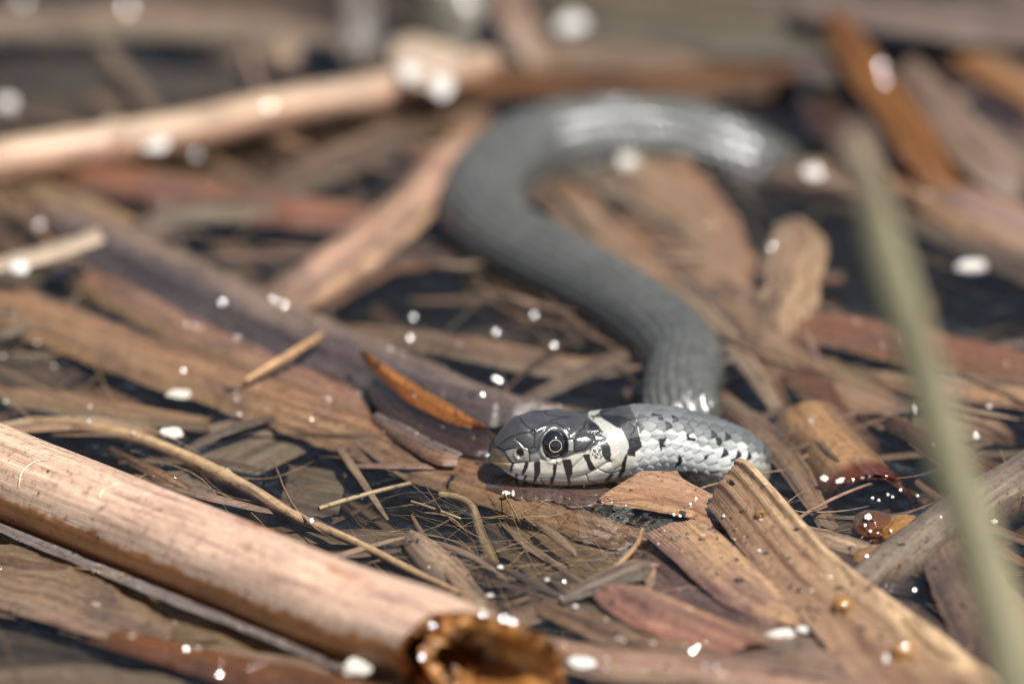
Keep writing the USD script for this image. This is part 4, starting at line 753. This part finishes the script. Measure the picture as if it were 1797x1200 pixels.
def thread(pts, r, lift=0.15, nr=5, n=14):
    P = np.array(pts); k = np.linspace(0, 1, len(P)); s = np.linspace(0, 1, n)
    C = np.stack([PchipInterpolator(k, P[:, q])(s) for q in range(3)], 1)
    T = unit(np.gradient(C, axis=0)); A = unit(np.cross(T, unit(EYE - C))); B = np.cross(A, T); a = np.linspace(0, 2 * np.pi, nr, endpoint=False)
    taper = np.minimum(1, 4 * np.minimum(s, 1 - s) + 0.25)
    V = C[:, None] + (A[:, None] * np.cos(a)[None, :, None] + B[:, None] * np.sin(a)[None, :, None]) * (r * taper)[:, None, None]
    return V.reshape(-1, 3), tri(grid_faces(n, nr, True))
for pts in ([(22, 850), (40, 822), (62, 800), (84, 797)], [(168, 866), (182, 850), (196, 842), (210, 841)]):
    V, F = thread([surf(x, y, 12) + (EYE - surf(x, y, 12)) * 0.00018 for x, y in pts], 0.00013)
    obj('root_hair', (V, F), simple('root_hair_%d' % len(used), (.7, .58, .42), 0.5), big)
# the sunk cut stump at right
stump = thing('cut_reed_stump', 'half sunk tan reed stump with a dark red glossy cut end', 'stump')
def st_end(ph):
    n1 = fbm(np.stack([np.cos(ph) * 2.4 + 4, np.sin(ph) * 2.4, 0 * ph], -1), 4, 77) - 0.5
    return 330 + 34 * (1 - np.cos(ph)) + 14 * n1
def st_skin(l, p, P):
    z = fbm(np.stack([l / 70, np.cos(p) * 2, np.sin(p) * 2], -1), 4, 71)
    c = np.array([.46, .29, .16]) * (0.65 + 0.7 * z)[..., None]
    k = smoothstep(270, 320, l)[..., None]
    return c * (1 - k) + np.array([.16, .04, .018]) * k
def st_inner(l, p):
    z = fbm(np.stack([l / 14, np.cos(p) * 6, np.sin(p) * 6], -1), 3, 72)
    return np.array([.22, .05, .02])[None, None] * (0.5 + z)[..., None]
hollow(stump, [(1420, 772, -5.9), (1480, 842, -5.5), (1550, 918, -4.9), (1602, 974, -4.3), (1630, 1006, -4.0)], 72, st_end, 0.82, st_skin, st_inner, WET, PITH, NR=72, n=70)
def blob(pts, r, seed, name, label, cat, mat, col=None, sq=0.7, group=None, parent='/World'):
    s = trimesh.creation.icosphere(4, 1.0); v = np.array(s.vertices)
    v = v * (1 + 0.5 * (fbm(v * 1.6 + seed, 3, seed) - 0.5))[:, None] * np.array(r) * PX
    m = obj(name, (v + np.asarray(pts), s.faces), mat, parent, smooth=True)
    if parent == '/World': tag(m, label, cat, group)
    surfaces.append((v + np.asarray(pts), proj(v + np.asarray(pts))))
    return m
DARKAMBER = simple('dark_amber', (0.10, 0.035, 0.012), 0.08, coat_weight=1.0)
blob(at(1530, 925, 0.4), (34, 40, 26), 3, 'rotten_stub', 'dark amber wet stub just below the cut end of the stump', 'stub', DARKAMBER)
blob(at(1588, 930, 0.5), (42, 46, 24), 5, 'rotten_stub', 'lighter amber wet lump beside the dark stub under the stump', 'stub', AMBER)
blob(at(1545, 985, 0.2), (46, 60, 18), 8, 'rotten_stub', 'long amber smear of rotten reed reaching down from the stub', 'stub', AMBER)

# ------------------------------------------------------------------ sunken litter, fibres, flakes, added glints, insects
DARKW = [(1220, 1530, 295, 405), (1430, 1610, 380, 575), (1570, 1850, 460, 620), (560, 780, 395, 500), (280, 500, 215, 300), (640, 1080, 865, 905), (860, 1120, 870, 945)]
def many(n, zr, wr, lr, cols, region, seed, mat, name, label, ang=(0.2, 0.75)):
    global rng
    r = np.random.default_rng(seed); Vs, Fs, Us, Cs, k = [], [], [], [], 0
    for i in range(n):
        x, y = r.uniform(region[0], region[1]), r.uniform(region[2], region[3])
        if any(x0 < x < x1 and y0 < y < y1 for x0, x1, y0, y1 in DARKW): continue
        th_ = r.uniform(-0.35, 0.75) if r.random() < 0.75 else r.uniform(-1.4, 1.4)
        ln_ = r.uniform(*lr); w_ = r.uniform(*wr); z = r.uniform(*zr); dx, dy = math.cos(th_) * ln_ / 2, math.sin(th_) * ln_ / 2; b_ = r.uniform(-0.12, 0.12) * ln_
        c0 = np.array(cols[r.integers(len(cols))]) * r.uniform(0.6, 1.25); c1_ = np.array(cols[r.integers(len(cols))]) * r.uniform(0.6, 1.2)
        v, f, uv, c = ribbon_mesh([(x - dx, y - dy, w_ * r.uniform(.2, 1), z + r.uniform(-1, 1)), (x - dy * .1, y + b_, w_, z), (x + dx, y + dy, w_ * r.uniform(.1, .9), z + r.uniform(-1, 1))], cols=(c0, c1_), nw=7, step=14, crown=r.uniform(0, .8), cut=(0.6, 0.6))
        Vs.append(v); Fs.append(f + k); Us.append(uv); Cs.append(c); k += len(v)
    m = obj(name, (np.vstack(Vs), np.vstack(Fs)), mat, '/World', smooth=True, uv=np.vstack(Us), col=np.vstack(Cs)); tag(m, label, kind='stuff')
many(420, (-26, -8), (30, 110), (150, 520), (OLIVE, BROWN, GREY, DARK), (-300, 2100, -260, 1330), 101, SUNK, 'sunken_leaf_litter', 'dull brown leaf litter lying deep under the water')
many(300, (-8, -1.6), (5, 42), (120, 520), (TAN, OLIVE, BROWN, DUST, GREY, RED), (-300, 2100, -260, 1330), 102, SUNK, 'shallow_leaf_litter', 'brown leaf strips just below the water surface')
def fibres(n, region, seed, lr, rad_, zr, name, label, col):
    r = np.random.default_rng(seed); Vs, Fs, Cs, k = [], [], [], 0
    for i in range(n):
        x, y = r.uniform(region[0], region[1]), r.uniform(region[2], region[3]); ln_ = r.uniform(*lr); th_ = r.normal(0.25, 0.5); b_ = r.uniform(-.2, .2) * ln_; z = r.uniform(*zr)
        dx, dy = math.cos(th_) * ln_ / 2, math.sin(th_) * ln_ / 2
        V, F = thread([at(x - dx, y - dy, z), at(x - b_ * .3, y + b_, z + r.uniform(-.2, .5)), at(x + dx, y + dy, z)], r.uniform(*rad_) * MM, n=9, nr=4)
        Vs.append(V); Fs.append(F + k); k += len(V); Cs.append(np.tile(np.array(col) * r.uniform(.5, 1.3), (len(V), 1)))
    V = np.vstack(Vs)
    m = obj(name, (V, np.vstack(Fs)), DRY, '/World', smooth=True, uv=V[:, :2], col=np.clip(np.vstack(Cs), 0, .9)); tag(m, label, kind='stuff')
fibres(150, (640, 1200, 880, 1080), 201, (40, 220), (0.012, 0.06), (-1.6, 0.25), 'plant_fibres', 'fine pale plant fibres floating in the pool before the snake', (.5, .38, .23))
fibres(240, (-100, 1900, 100, 1250), 202, (40, 260), (0.04, 0.16), (-1.5, 0.8), 'plant_threads', 'thin brown plant threads scattered over the water', (.4, .28, .17))
PLACES = [(150, 60, 'at the top left'), (550, 60, 'above the long pale stem'), (800, 120, 'by the cream leaf at the top'), (1100, 60, 'at the top right of centre'), (1550, 110, 'by the orange upright leaf'), (1740, 280, 'at the upper right edge'), (150, 300, 'below the long pale stem'),
    (500, 330, 'in the dark gap left of the snake bend'), (1100, 330, 'inside the snake bend'), (1400, 450, 'by the knobbly leaf stub'), (1700, 520, 'on the dark water at right'), (100, 500, 'by the pale broken straw'), (350, 540, 'on the purple flanked leaf'), (700, 570, 'behind the curled orange leaf'),
    (950, 590, 'in front of the snake body'), (1200, 640, 'against the snake body'), (1450, 700, 'behind the cut stump'), (1700, 740, 'right of the tall grass'), (100, 700, 'above the big broken stem at left'), (450, 800, 'beside the square ended sunken leaf'), (700, 900, 'in the pool left of the chin'),
    (950, 950, 'in the pool below the head'), (1250, 900, 'on the leaf flap by the throat'), (1560, 900, 'on the cut stump'), (1400, 1000, 'on the big torn leaf'), (1650, 1050, 'on the lower right leaves'), (1480, 1140, 'at the bottom right'), (1150, 1130, 'in the clutter at bottom centre'),
    (830, 1100, 'on the rim of the open stem'), (970, 1160, 'right of the open stem end'), (300, 950, 'on the big broken stem'), (200, 1150, 'in the lower left corner'), (550, 1170, 'under the big broken stem')]
later = []
def place_later(prim, noun, cat, group, x, y): later.append((prim.GetPrim() if hasattr(prim, 'GetPrim') else prim, noun, cat, group, x, y))
def name_them():
    sets = {}
    for it in later:
        ph_ = min(PLACES, key=lambda p: (p[0] - it[4]) ** 2 + (1.6 * (p[1] - it[5])) ** 2)[2]; sets.setdefault((it[1], ph_), []).append(it)
    words = ['leftmost', 'second from left', 'third from left', 'fourth from left', 'fifth from left', 'sixth from left', 'seventh from left', 'eighth from left', 'ninth from left', 'tenth from left', 'eleventh from left', 'twelfth from left']
    for (noun, ph_), its in sets.items():
        its.sort(key=lambda q: q[4])
        for k, it in enumerate(its):
            w_ = '' if len(its) == 1 else ', rightmost one' if k == len(its) - 1 else ', ' + (words[k] if k < 12 else f'number {k + 1} from left') + (' one' if k == 0 else '')
            tag(it[0], noun + ' ' + ph_ + w_, it[2], it[3])
# small loose scraps on the surface, alike and uncountably placed one by one
r = np.random.default_rng(303); SCRAPS = True
for i in range(210):
    x, y = r.uniform(-60, 1860), r.uniform(40, 1190); ln_ = r.uniform(70, 330); th_ = r.normal(0.38, 0.38); w_ = r.uniform(3, 15)
    if 760 < x < 1440 and 640 < y < 920 or (y > 720 and x < 760 and 0.42 * x + 720 < y < 0.42 * x + 960) or any(x0 < x < x1 and y0 < y < y1 for x0, x1, y0, y1 in DARKW) or (x > 1150 and y > 900 and r.random() < .7): continue
    dx, dy = math.cos(th_) * ln_ / 2, math.sin(th_) * ln_ / 2
    ci_ = r.integers(5); cn = ('tan', 'pale', 'dusty', 'pinkish', 'brown')[ci_]; c0 = np.array((TAN, PALE, DUST, PINK, BROWN)[ci_]) * r.uniform(.7, 1.1)
    v, f, uv, c = ribbon_mesh([(x - dx, y - dy, w_ * .5, -.6), (x, y + ln_ * r.uniform(-.08, .08), w_, r.uniform(-.3, 1.2)), (x + dx, y + dy, w_ * .4, -.6)], cols=(c0, c0 * .8), nw=7, crown=.6, cut=(.5, .5))
    m = obj('leaf_strip', (v, f), DRY, uv=uv, col=c); place_later(m, 'thin ' + cn + ' leaf strip', 'leaf strip', 'thin leaf strips on the water', x, y)
def flake(x, y, w, h, angd, label, group=None, lift=0.5, name='white_flake', cat='flake', mat=WHITE, z=None):
    w, h = w * 0.74, h * 0.66
    p = surf(x, y) if z is None else at(x, y, z)
    s = trimesh.creation.icosphere(3, 1.0); v = np.array(s.vertices)
    v = v * (1 + 1.1 * (fbm(v * 1.9 + x, 3, int(x)) - 0.5))[:, None] * np.array([w / 2, h / 2 / 0.62, h * 0.12 + 0.8]) * PX
    a = math.radians(angd); R = np.array([[math.cos(a), math.sin(a), 0], [-math.sin(a), math.cos(a), 0], [0, 0, 1]])
    tiltm = np.array([[1, 0, 0], [0, math.cos(.45), -math.sin(.45)], [0, math.sin(.45), math.cos(.45)]])
    m = obj(name, (v @ R.T @ tiltm.T + p + np.array([0, 0, lift * MM * 0.6]), s.faces), mat, smooth=True)
    if group: place_later(m, label, cat, group, x, y)
    else: tag(m, label, cat)
for a in [(275, 257, 66, 36, 5, 'white petal flake on the lower edge of the long pale stem'), (780, 155, 58, 44, 0, 'bright white flake where the pale stem meets the cream leaf'), (716, 128, 50, 34, 0, 'pinkish white flake just left of the bright flake'),
          (312, 690, 60, 20, 6, 'long white flake on the water beside the long tan leaf'), (302, 763, 54, 20, 8, 'cream oval flake on the thin reed stalk'), (36, 470, 44, 30, 0, 'round white flake under the pale broken straw, the left one'), (104, 475, 48, 26, 0, 'pinkish white flake under the pale broken straw, the right one'),
          (1705, 470, 70, 24, 2, 'oblong white flake on dark water at the right edge'), (1372, 1110, 54, 20, -4, 'torn white flake on the leaf in the lower right'), (1412, 1106, 46, 13, 4, 'slim white flake beside the torn one in the lower right'),
          (1022, 1160, 62, 22, 6, 'white flake on the water right of the open stem end'), (12, 185, 40, 34, 0, 'pale flake at the left edge above the long stem'), (1002, 40, 70, 46, 0, 'big pale flake at the top right of centre'), (1100, 285, 54, 30, 20, 'pinkish flake touching the inner side of the snake bend'),
          (1425, 300, 48, 30, 0, 'pale flake at the end of the snake tail where it sinks'), (1520, 905, 16, 12, 0, 'small tan flake at the stump cut'), (632, 1172, 74, 34, -28, 'tilted white flake under the big broken stem at the bottom'), (888, 868, 18, 9, -5, 'tiny white flake in front of the chin, the left of two'), (899, 862, 8, 13, -5, 'tiny white flake in front of the chin, the right of two'),
          (1446, 842, 20, 12, 0, 'small orange white speck in the water left of the stump'), (1474, 846, 24, 9, -35, 'small slanting white flake left of the stump'), (1745, 918, 16, 9, 10, 'small white flake right of the grass blade'), (1743, 1002, 20, 7, -10, 'small white flake low behind the grass blade'), (1608, 720, 14, 18, 0, 'small white flake just left of the grass blade'), (1712, 768, 16, 16, 0, 'small white flake just right of the grass blade'),  # the two beside the grass blade are sun glints painted white
          (545, 911, 9, 11, 0, 'white crumb on the joint of the thin reed stalk'), (860, 1047, 16, 6, 0, 'white crumb near the fibres, lower one'), (878, 998, 12, 7, 20, 'white crumb among the floating fibres'), (1272, 808, 6, 5, 0, 'white bead under the snake neck'), (1558, 1152, 10, 16, 10, 'upright white crumb on the lower right leaf')]:  # stalk and fibre ones here are sun glints painted white
    flake(*a[:6])
for i, (x, y) in enumerate([(36, 735), (158, 716), (157, 737), (420, 730), (10, 708), (5, 628), (95, 645), (65, 605), (230, 760), (685, 610), (1640, 776), (1736, 716), (1265, 905), (1333, 962), (1420, 735), (1096, 1120), (1085, 1118), (1146, 1124), (1235, 1166), (1258, 1167), (1062, 1170), (1065, 1152), (960, 1020), (1010, 1060), (1200, 1130)]):
    flake(x, y, 6 + (i * 7) % 6, 4 + (i * 5) % 4, (i * 37) % 60 - 30, 'tiny white speck', 'tiny white specks on the water', name='glint_speck', cat='speck')  # white specks painted in place of sun glints
# glossy caps added as sun glints, each tilted to flash at the camera
def add_glint(x, y, R=9.5, a=0.3, jit=0.0, seed=0):
    p = surf(x, y, 6); hv = unit(unit(EYE - p) + SUN)
    rj = np.random.default_rng(int(x * 7 + y)); hv = unit(hv + rj.normal(0, 1, 3) * jit)
    e1 = unit(np.cross(hv, [1, 0, 0.3])); e2 = np.cross(hv, e1)
    q = np.linspace(0, 1, 7)[1:]; k = np.linspace(0, 2 * np.pi, 20, endpoint=False)
    rr_ = (q[:, None] * (1 + 0.12 * np.sin(k * 3 + x)[None])) * a * MM
    hh = (np.sqrt(np.maximum((R * MM) ** 2 - rr_ ** 2, 0)) - math.sqrt((R * MM) ** 2 - (a * MM) ** 2))
    V = p + hv * 0.12 * MM + e1 * (rr_ * np.cos(k))[..., None] + e2 * (rr_ * np.sin(k))[..., None] + hv * hh[..., None]
    tip = p + hv * (0.12 * MM + R * MM - math.sqrt((R * MM) ** 2 - (a * MM) ** 2)); base = p - hv * 0.25 * a * MM
    K = 6 * 20; j = np.arange(20); jn = (j + 1) % 20
    F = np.vstack([tri(grid_faces(6, 20, True)), np.stack([np.full(20, K), jn, j], 1)[:, ::-1], np.stack([np.full(20, K + 1), 100 + j, 100 + jn], 1)[:, ::-1]])
    V = np.vstack([V.reshape(-1, 3), tip[None], base[None]])
    x_ = V[F[-40 + 0]] if False else V[F[0]]
    if np.cross(x_[1] - x_[0], x_[2] - x_[0]) @ hv < 0: F = F[:, ::-1]
    m = obj('glint_cap', (V, F), GLINT, smooth=40); place_later(m, 'tiny glinting wet droplet', 'droplet', 'glinting droplets on the reeds', x, y)
for x, y, R in [(475, 183, 13), (222, 8, 17), (38, 2, 14), (1550, 112, 13), (1555, 138, 12), (386, 532, 10), (500, 532, 8), (478, 520, 7), (725, 556, 9), (720, 588, 8), (870, 582, 9), (938, 553, 10), (972, 606, 10), (1048, 548, 10), (1073, 556, 10), (1156, 626, 9), (1146, 656, 9), (1410, 586, 8),
                (876, 668, 10), (868, 664, 8), (848, 690, 6), (733, 1107, 9), (754, 1101, 9), (772, 1140, 8), (736, 1155, 9), (846, 1076, 8), (864, 1088, 8), (882, 1085, 11), (900, 1096, 9), (948, 1126, 9), (924, 1143, 11), (976, 1167, 16), (1213, 1138, 14), (1222, 1130, 9), (1521, 973, 10), (1558, 868, 5), (1531, 874, 4), (1566, 872, 4), (1580, 860, 4), (1610, 870, 5), (1542, 878, 4), (1515, 918, 4), (1558, 930, 5), (1525, 936, 3),
                (812, 8, 13), (345, 272, 9), (70, 395, 10), (381, 1180, 12), (326, 1133, 9), (990, 1020, 5), (1220, 870, 4), (1210, 880, 4), (1195, 900, 5), (1180, 898, 4), (1265, 905, 4), (1352, 428, 8), (1605, 1035, 9), (1655, 905, 4)]:
    add_glint(x, y, R * 0.16)
# springtails: one insect, copied
bugs = [(1281, 843, 14, 'black springtail near the ragged tip of the big torn leaf'), (1344, 966, 11, 'black springtail halfway down the big torn leaf'), (1387, 1026, 11, None), (1417, 1065, 11, None), (1396, 1066, 9, None), (1436, 1063, 9, None), (1474, 1027, 12, None), (1522, 1030, 12, None), (1542, 1114, 12, None), (1510, 1096, 12, None), (1480, 1074, 11, None), (1439, 1127, 10, None),
        (1587, 952, 11, 'black springtail on the grey fuzzy stem'), (1584, 996, 10, None), (1636, 995, 10, None), (1628, 1063, 11, None), (1683, 1060, 11, None), (171, 946, 12, 'black springtail on the wet flank of the big broken stem, left one'), (432, 1042, 12, 'black springtail on the wet flank of the big broken stem, right one'), (768, 896, 9, 'black springtail on the pale needle of straw'), (722, 944, 11, 'black bead insect on the tan leaf fragment, left one'), (736, 943, 11, 'black bead insect on the tan leaf fragment, right one')]
def bug_mesh():
    Vs, Fs, k = [], [], 0
    for c, rr_ in (((-.55, 0, .30), (.30, .24, .22)), ((0, 0, .36), (.5, .32, .3)), ((.55, 0, .30), (.42, .27, .25))):
        s = trimesh.creation.icosphere(2, 1.0); v = np.array(s.vertices) * rr_ + np.array(c); Vs.append(v); Fs.append(s.faces + k); k += len(v)
    return np.vstack(Vs), np.vstack(Fs)
first = None
for i, (x, y, sz, lab) in enumerate(bugs):
    p = surf(x, y); path = thing('springtail', lab, 'insect', 'black springtails on the leaves')
    if not lab: place_later(stage.GetPrimAtPath(path), 'black springtail', 'insect', 'black springtails on the leaves', x, y)
    xf = UsdGeom.Xform(stage.GetPrimAtPath(path)); xf.AddTranslateOp().Set(Gf.Vec3d(*map(float, p))); xf.AddRotateZOp().Set(float((i * 67) % 180 - 60)); xf.AddScaleOp().Set(Gf.Vec3f(*([sz * PX * 0.62] * 3)))
    if first is None:
        first = path; bv, bf = bug_mesh(); obj('insect_body', (bv, bf), BLACKBUG, path, smooth=True)
        V = []; F = []; k = 0
        for sgn in (-1, 1):
            s = trimesh.creation.cylinder(radius=.05, height=.7, sections=6); v = np.array(s.vertices)[:, [2, 1, 0]] * [1, 1, 1] + [-1.0, sgn * .18, .42]; V.append(v); F.append(s.faces + k); k += len(v)
        obj('antennae', (np.vstack(V), np.vstack(F)), BLACKBUG, path, smooth=True)
    else:
        src = stage.GetPrimAtPath(first)
        for ch in src.GetChildren():
            c = stage.DefinePrim(path + '/' + ch.GetName()); c.GetReferences().AddInternalReference(ch.GetPath())
for x, y, rr_, lab in [(1480, 1062, 17, 'round amber snail shell on the big torn leaf'), (1588, 1144, 20, 'pale amber snail shell near the lower right edge'), (1336, 900, 9, 'clear brown jelly bead stuck on the big torn leaf')]:
    p = surf(x, y); blob(p + np.array([0, 0, rr_ * 0.5 * PX]), (rr_, rr_ * .95, rr_ * .8), int(rr_), 'snail_shell' if 'snail' in lab else 'jelly_bead', lab, 'snail' if 'snail' in lab else 'jelly', AMBER)
name_them()

# crumbs lying on the leaves
r = np.random.default_rng(404); ico = trimesh.creation.icosphere(1, 1.0); iv, if_ = np.array(ico.vertices), np.array(ico.faces)
top_v = np.vstack([v[:len(v) // 2] for v, u in surfaces]); top_u = np.vstack([u[:len(u) // 2] for v, u in surfaces])
ok = np.nonzero((top_v[:, 2] > -0.0006) & (top_u[:, 1] > 330) & (np.abs(top_u[:, 0] - 900) < 1000) & (top_u[:, 1] < 1230))[0]
pick = r.choice(ok, 1500, replace=False); Vs, Cs = [], []
for i in pick:
    sz = r.lognormal(0.55, 0.5) * PX; v = iv * (1 + 0.6 * (r.random((len(iv), 1)) - 0.5)) * sz * np.array([r.uniform(.6, 2.2), r.uniform(.6, 1.4), .6])
    a_ = r.uniform(0, 3.1); v = v @ np.array([[math.cos(a_), math.sin(a_), 0], [-math.sin(a_), math.cos(a_), 0], [0, 0, 1]])
    Vs.append(v + top_v[i] + r.normal(0, 3, 3) * PX * [1, 1, 0]); Cs.append(np.tile(np.array([(.03, .025, .02), (.12, .07, .04), (.35, .25, .16), (.6, .5, .4)][r.choice(4, p=[.35, .3, .25, .1])]), (len(iv), 1)))
Fs = (if_[None] + (np.arange(len(pick)) * len(iv))[:, None, None]).reshape(-1, 3); Vs = np.vstack(Vs)
tag(obj('plant_crumbs', (Vs, Fs), WET, smooth=True, uv=Vs[:, :2], col=np.vstack(Cs)), 'dark and pale crumbs of rotten plant scattered over the leaves', kind='stuff')


# reeds added out of view to darken the sky that the water mirrors
r = np.random.default_rng(505); Vs, Fs, Cs, k = [], [], [], 0
for i in range(300):
    x, y = r.uniform(-2.6, 2.6), 1.1 + abs(r.normal(0, 0.55)); h = r.uniform(0.7, 1.7); w_ = r.uniform(.006, .016); le = r.normal(0, .16, 2) * h; a_ = r.uniform(0, 3.1)
    t_ = np.linspace(0, 1, 5)[:, None]; c = np.array([x, y, -0.03]) + t_ * np.array([0, 0, h]) + t_ ** 2 * np.array([le[0], le[1], -.1 * h])
    o = np.array([math.cos(a_), math.sin(a_), 0]) * w_ * (1 - t_ ** 1.5 * .9)
    Vs.append(np.stack([c - o, c + o], 1).reshape(-1, 3)); Fs.append(grid_faces(5, 2) + k); k += 10
    Cs.append(np.tile(np.array([(.035, .045, .022), (.06, .05, .03), (.025, .035, .018)][r.integers(3)]) * r.uniform(.6, 1.2), (10, 1)))
Vs = np.vstack(Vs)
tag(obj('added_reeds', (Vs, tri(np.vstack(Fs))), GREEN, smooth=True, uv=Vs[:, :2], col=np.vstack(Cs)), 'stand of dark green reeds added out of view to darken the water reflection', kind='stuff')

# beads added as sun glints along the wet edges, tilted to flash at camera
r = np.random.default_rng(606); av = np.vstack([v for v, u in surfaces]); au = np.vstack([u for v, u in surfaces])
ok = np.nonzero((av[:, 2] > 0.0006) & (av[:, 2] < 0.0013) & (au[:, 1] > 260) & (au[:, 1] < 1230) & (np.abs(au[:, 0] - 900) < 950))[0]
Vs, Fs, k = [], [], 0; q = np.linspace(0, 1, 4)[1:]; kk = np.linspace(0, 2 * np.pi, 10, endpoint=False)
for i in r.choice(ok, 170, replace=False):
    p = av[i]; hv = unit(unit(EYE - p) + SUN); hv = unit(hv + r.normal(0, .012, 3)); e1 = unit(np.cross(hv, [1, 0, .3])); e2 = np.cross(hv, e1)
    R_, a_ = r.lognormal(0.0, .7) * 0.42 * MM, r.uniform(.04, .10) * MM; R_ = max(R_, a_ * 1.5)
    rr_ = q[:, None] * a_ * (1 + 0.2 * np.sin(kk * 2 + r.uniform(0, 6))[None]); hh = np.sqrt(R_ ** 2 - np.minimum(rr_, R_ * .95) ** 2) - R_
    V = np.vstack([(p + hv * .06 * MM + e1 * (rr_ * np.cos(kk))[..., None] + e2 * (rr_ * np.sin(kk))[..., None] + hv * hh[..., None]).reshape(-1, 3), [p + hv * .06 * MM, p - hv * a_ * .5]])
    j = np.arange(10); jn = (j + 1) % 10
    Fs.append(np.vstack([tri(grid_faces(3, 10, True)), np.stack([np.full(10, 30), j, jn], 1), np.stack([np.full(10, 31), 20 + jn, 20 + j], 1)]) + k); Vs.append(V); k += 32
tag(obj('glint_beads', (np.vstack(Vs), np.vstack(Fs)), GLINT, smooth=40), 'tiny beads added as sun glints along the wet edges of the reeds', kind='stuff')

# ------------------------------------------------------------------ the water's surface, drawn up a little where reeds and snake break through it
wx = axis_coords(-0.105, 0.105, 0.00055, 9.0); wy = axis_coords(-0.150, 0.215, 0.00065, 9.0)
WXX, WYY = np.meshgrid(wx, wy, indexing='ij')
pw = np.stack([WXX.ravel(), WYY.ravel()], 1)
near = (np.abs(pw[:, 0]) < 0.13) & (np.abs(pw[:, 1] - 0.035) < 0.21)
p3 = np.stack([pw[:, 0] * 260, pw[:, 1] * 120, np.zeros(len(pw))], 1)
hz = np.where(near, 0.8 + (fbm(p3, 3, 5) - 0.5) * 0.55 + (fbm(p3 * 3.1 + 7, 2, 9) - 0.5) * 0.30, 0.0)
sp = SPX(np.linspace(0 + t[0], B_END, 260)); sp = np.vstack([[SNOUT], sp]); wet = sp[:, 2] > -0.004
dn = seg_dist(pw[near], sp[wet][::2, :2]) - 0.0052
dl = seg_dist(pw[near], at(log_axis[:, 0], log_axis[:, 1], LOGZ)[:, :2]) - 0.0055
hz[near] += 0.75 * np.exp(-np.maximum(dn, 0) / 0.0016) + 1.5 * np.exp(-np.maximum(dl, 0) / 0.0016)
hz[near] += 0.14 * np.sin(dn / 0.0021 * 1.4 + 0.8) * np.exp(-np.maximum(dn, 0) / 0.012)
tv = np.vstack([v for v, u in surfaces]); tv = tv[np.abs(tv[:, 2] - 0.0008) < 0.0005]
dc = cKDTree(tv[:, :2]).query(pw[near], distance_upper_bound=0.006)[0]; dc = np.where(np.isfinite(dc), dc, 0.006)
hz[near] += 0.42 * np.exp(-dc / 0.0010)
wv = np.column_stack([pw, hz * MM]); nx_, ny_ = len(wx), len(wy)
top_f = grid_faces(nx_, ny_)
DEEP = -0.075
edge = np.concatenate([np.arange(nx_) * ny_, (nx_ - 1) * ny_ + np.arange(1, ny_), (np.arange(nx_ - 2, -1, -1)) * ny_ + ny_ - 1, np.arange(ny_ - 2, 0, -1)])
low = wv[edge].copy(); low[:, 2] = DEEP; k0 = len(wv)
ring = np.arange(len(edge)); nxt = np.roll(ring, -1)
side = np.stack([edge[ring], k0 + ring, k0 + nxt, edge[nxt]], 1)
cv = np.array([[0, 0, DEEP]]); kc = k0 + len(edge)
fan = np.stack([np.full(len(ring), kc), k0 + nxt, k0 + ring], 1)
wver = np.vstack([wv, low, cv]); wfac = np.vstack([tri(top_f), tri(side[:, ::-1]), fan])
a, b, c = wver[wfac[0]]
if np.cross(b - a, c - a)[2] < 0: wfac = wfac[:, ::-1]
WATER = usdkit.material(stage, '/World/Looks/water', {
    'geo': ('geometry', {}), 'm': ('mapping', {'scale': (420.0, 200.0, 420.0)}), 'n': ('noise_texture', {'scale': 1.0, 'detail': 3.0, 'roughness': 0.5}),
    'b': ('bump', {'strength': 0.6, 'distance': 0.0006}), 'f': ('fresnel', {'IOR': 1.33}),
    't': ('transparent_bsdf', {'color': (0.97, 0.97, 0.96)}), 'g': ('glossy_bsdf', {'color': (1, 1, 1), 'roughness': 0.03}), 'x': ('mix_closure', {}),
    'v': ('principled_volume', {'color': (0.04, 0.033, 0.022), 'density': 95.0, 'absorption_color': (0.35, 0.28, 0.2), 'anisotropy': 0.3})},
    [('geo.position', 'm.vector'), ('m.vector', 'n.vector'), ('n.fac', 'b.height'), ('b.normal', 'f.normal'), ('b.normal', 'g.normal'),
     ('f.fac', 'x.fac'), ('t.BSDF', 'x.closure1'), ('g.BSDF', 'x.closure2')], surface='x.closure', volume='v.volume')
wm = obj('water', (wver, wfac), WATER, smooth=40)
tag(wm, 'clear brownish pond water with small ripples around the snake', kind='structure')
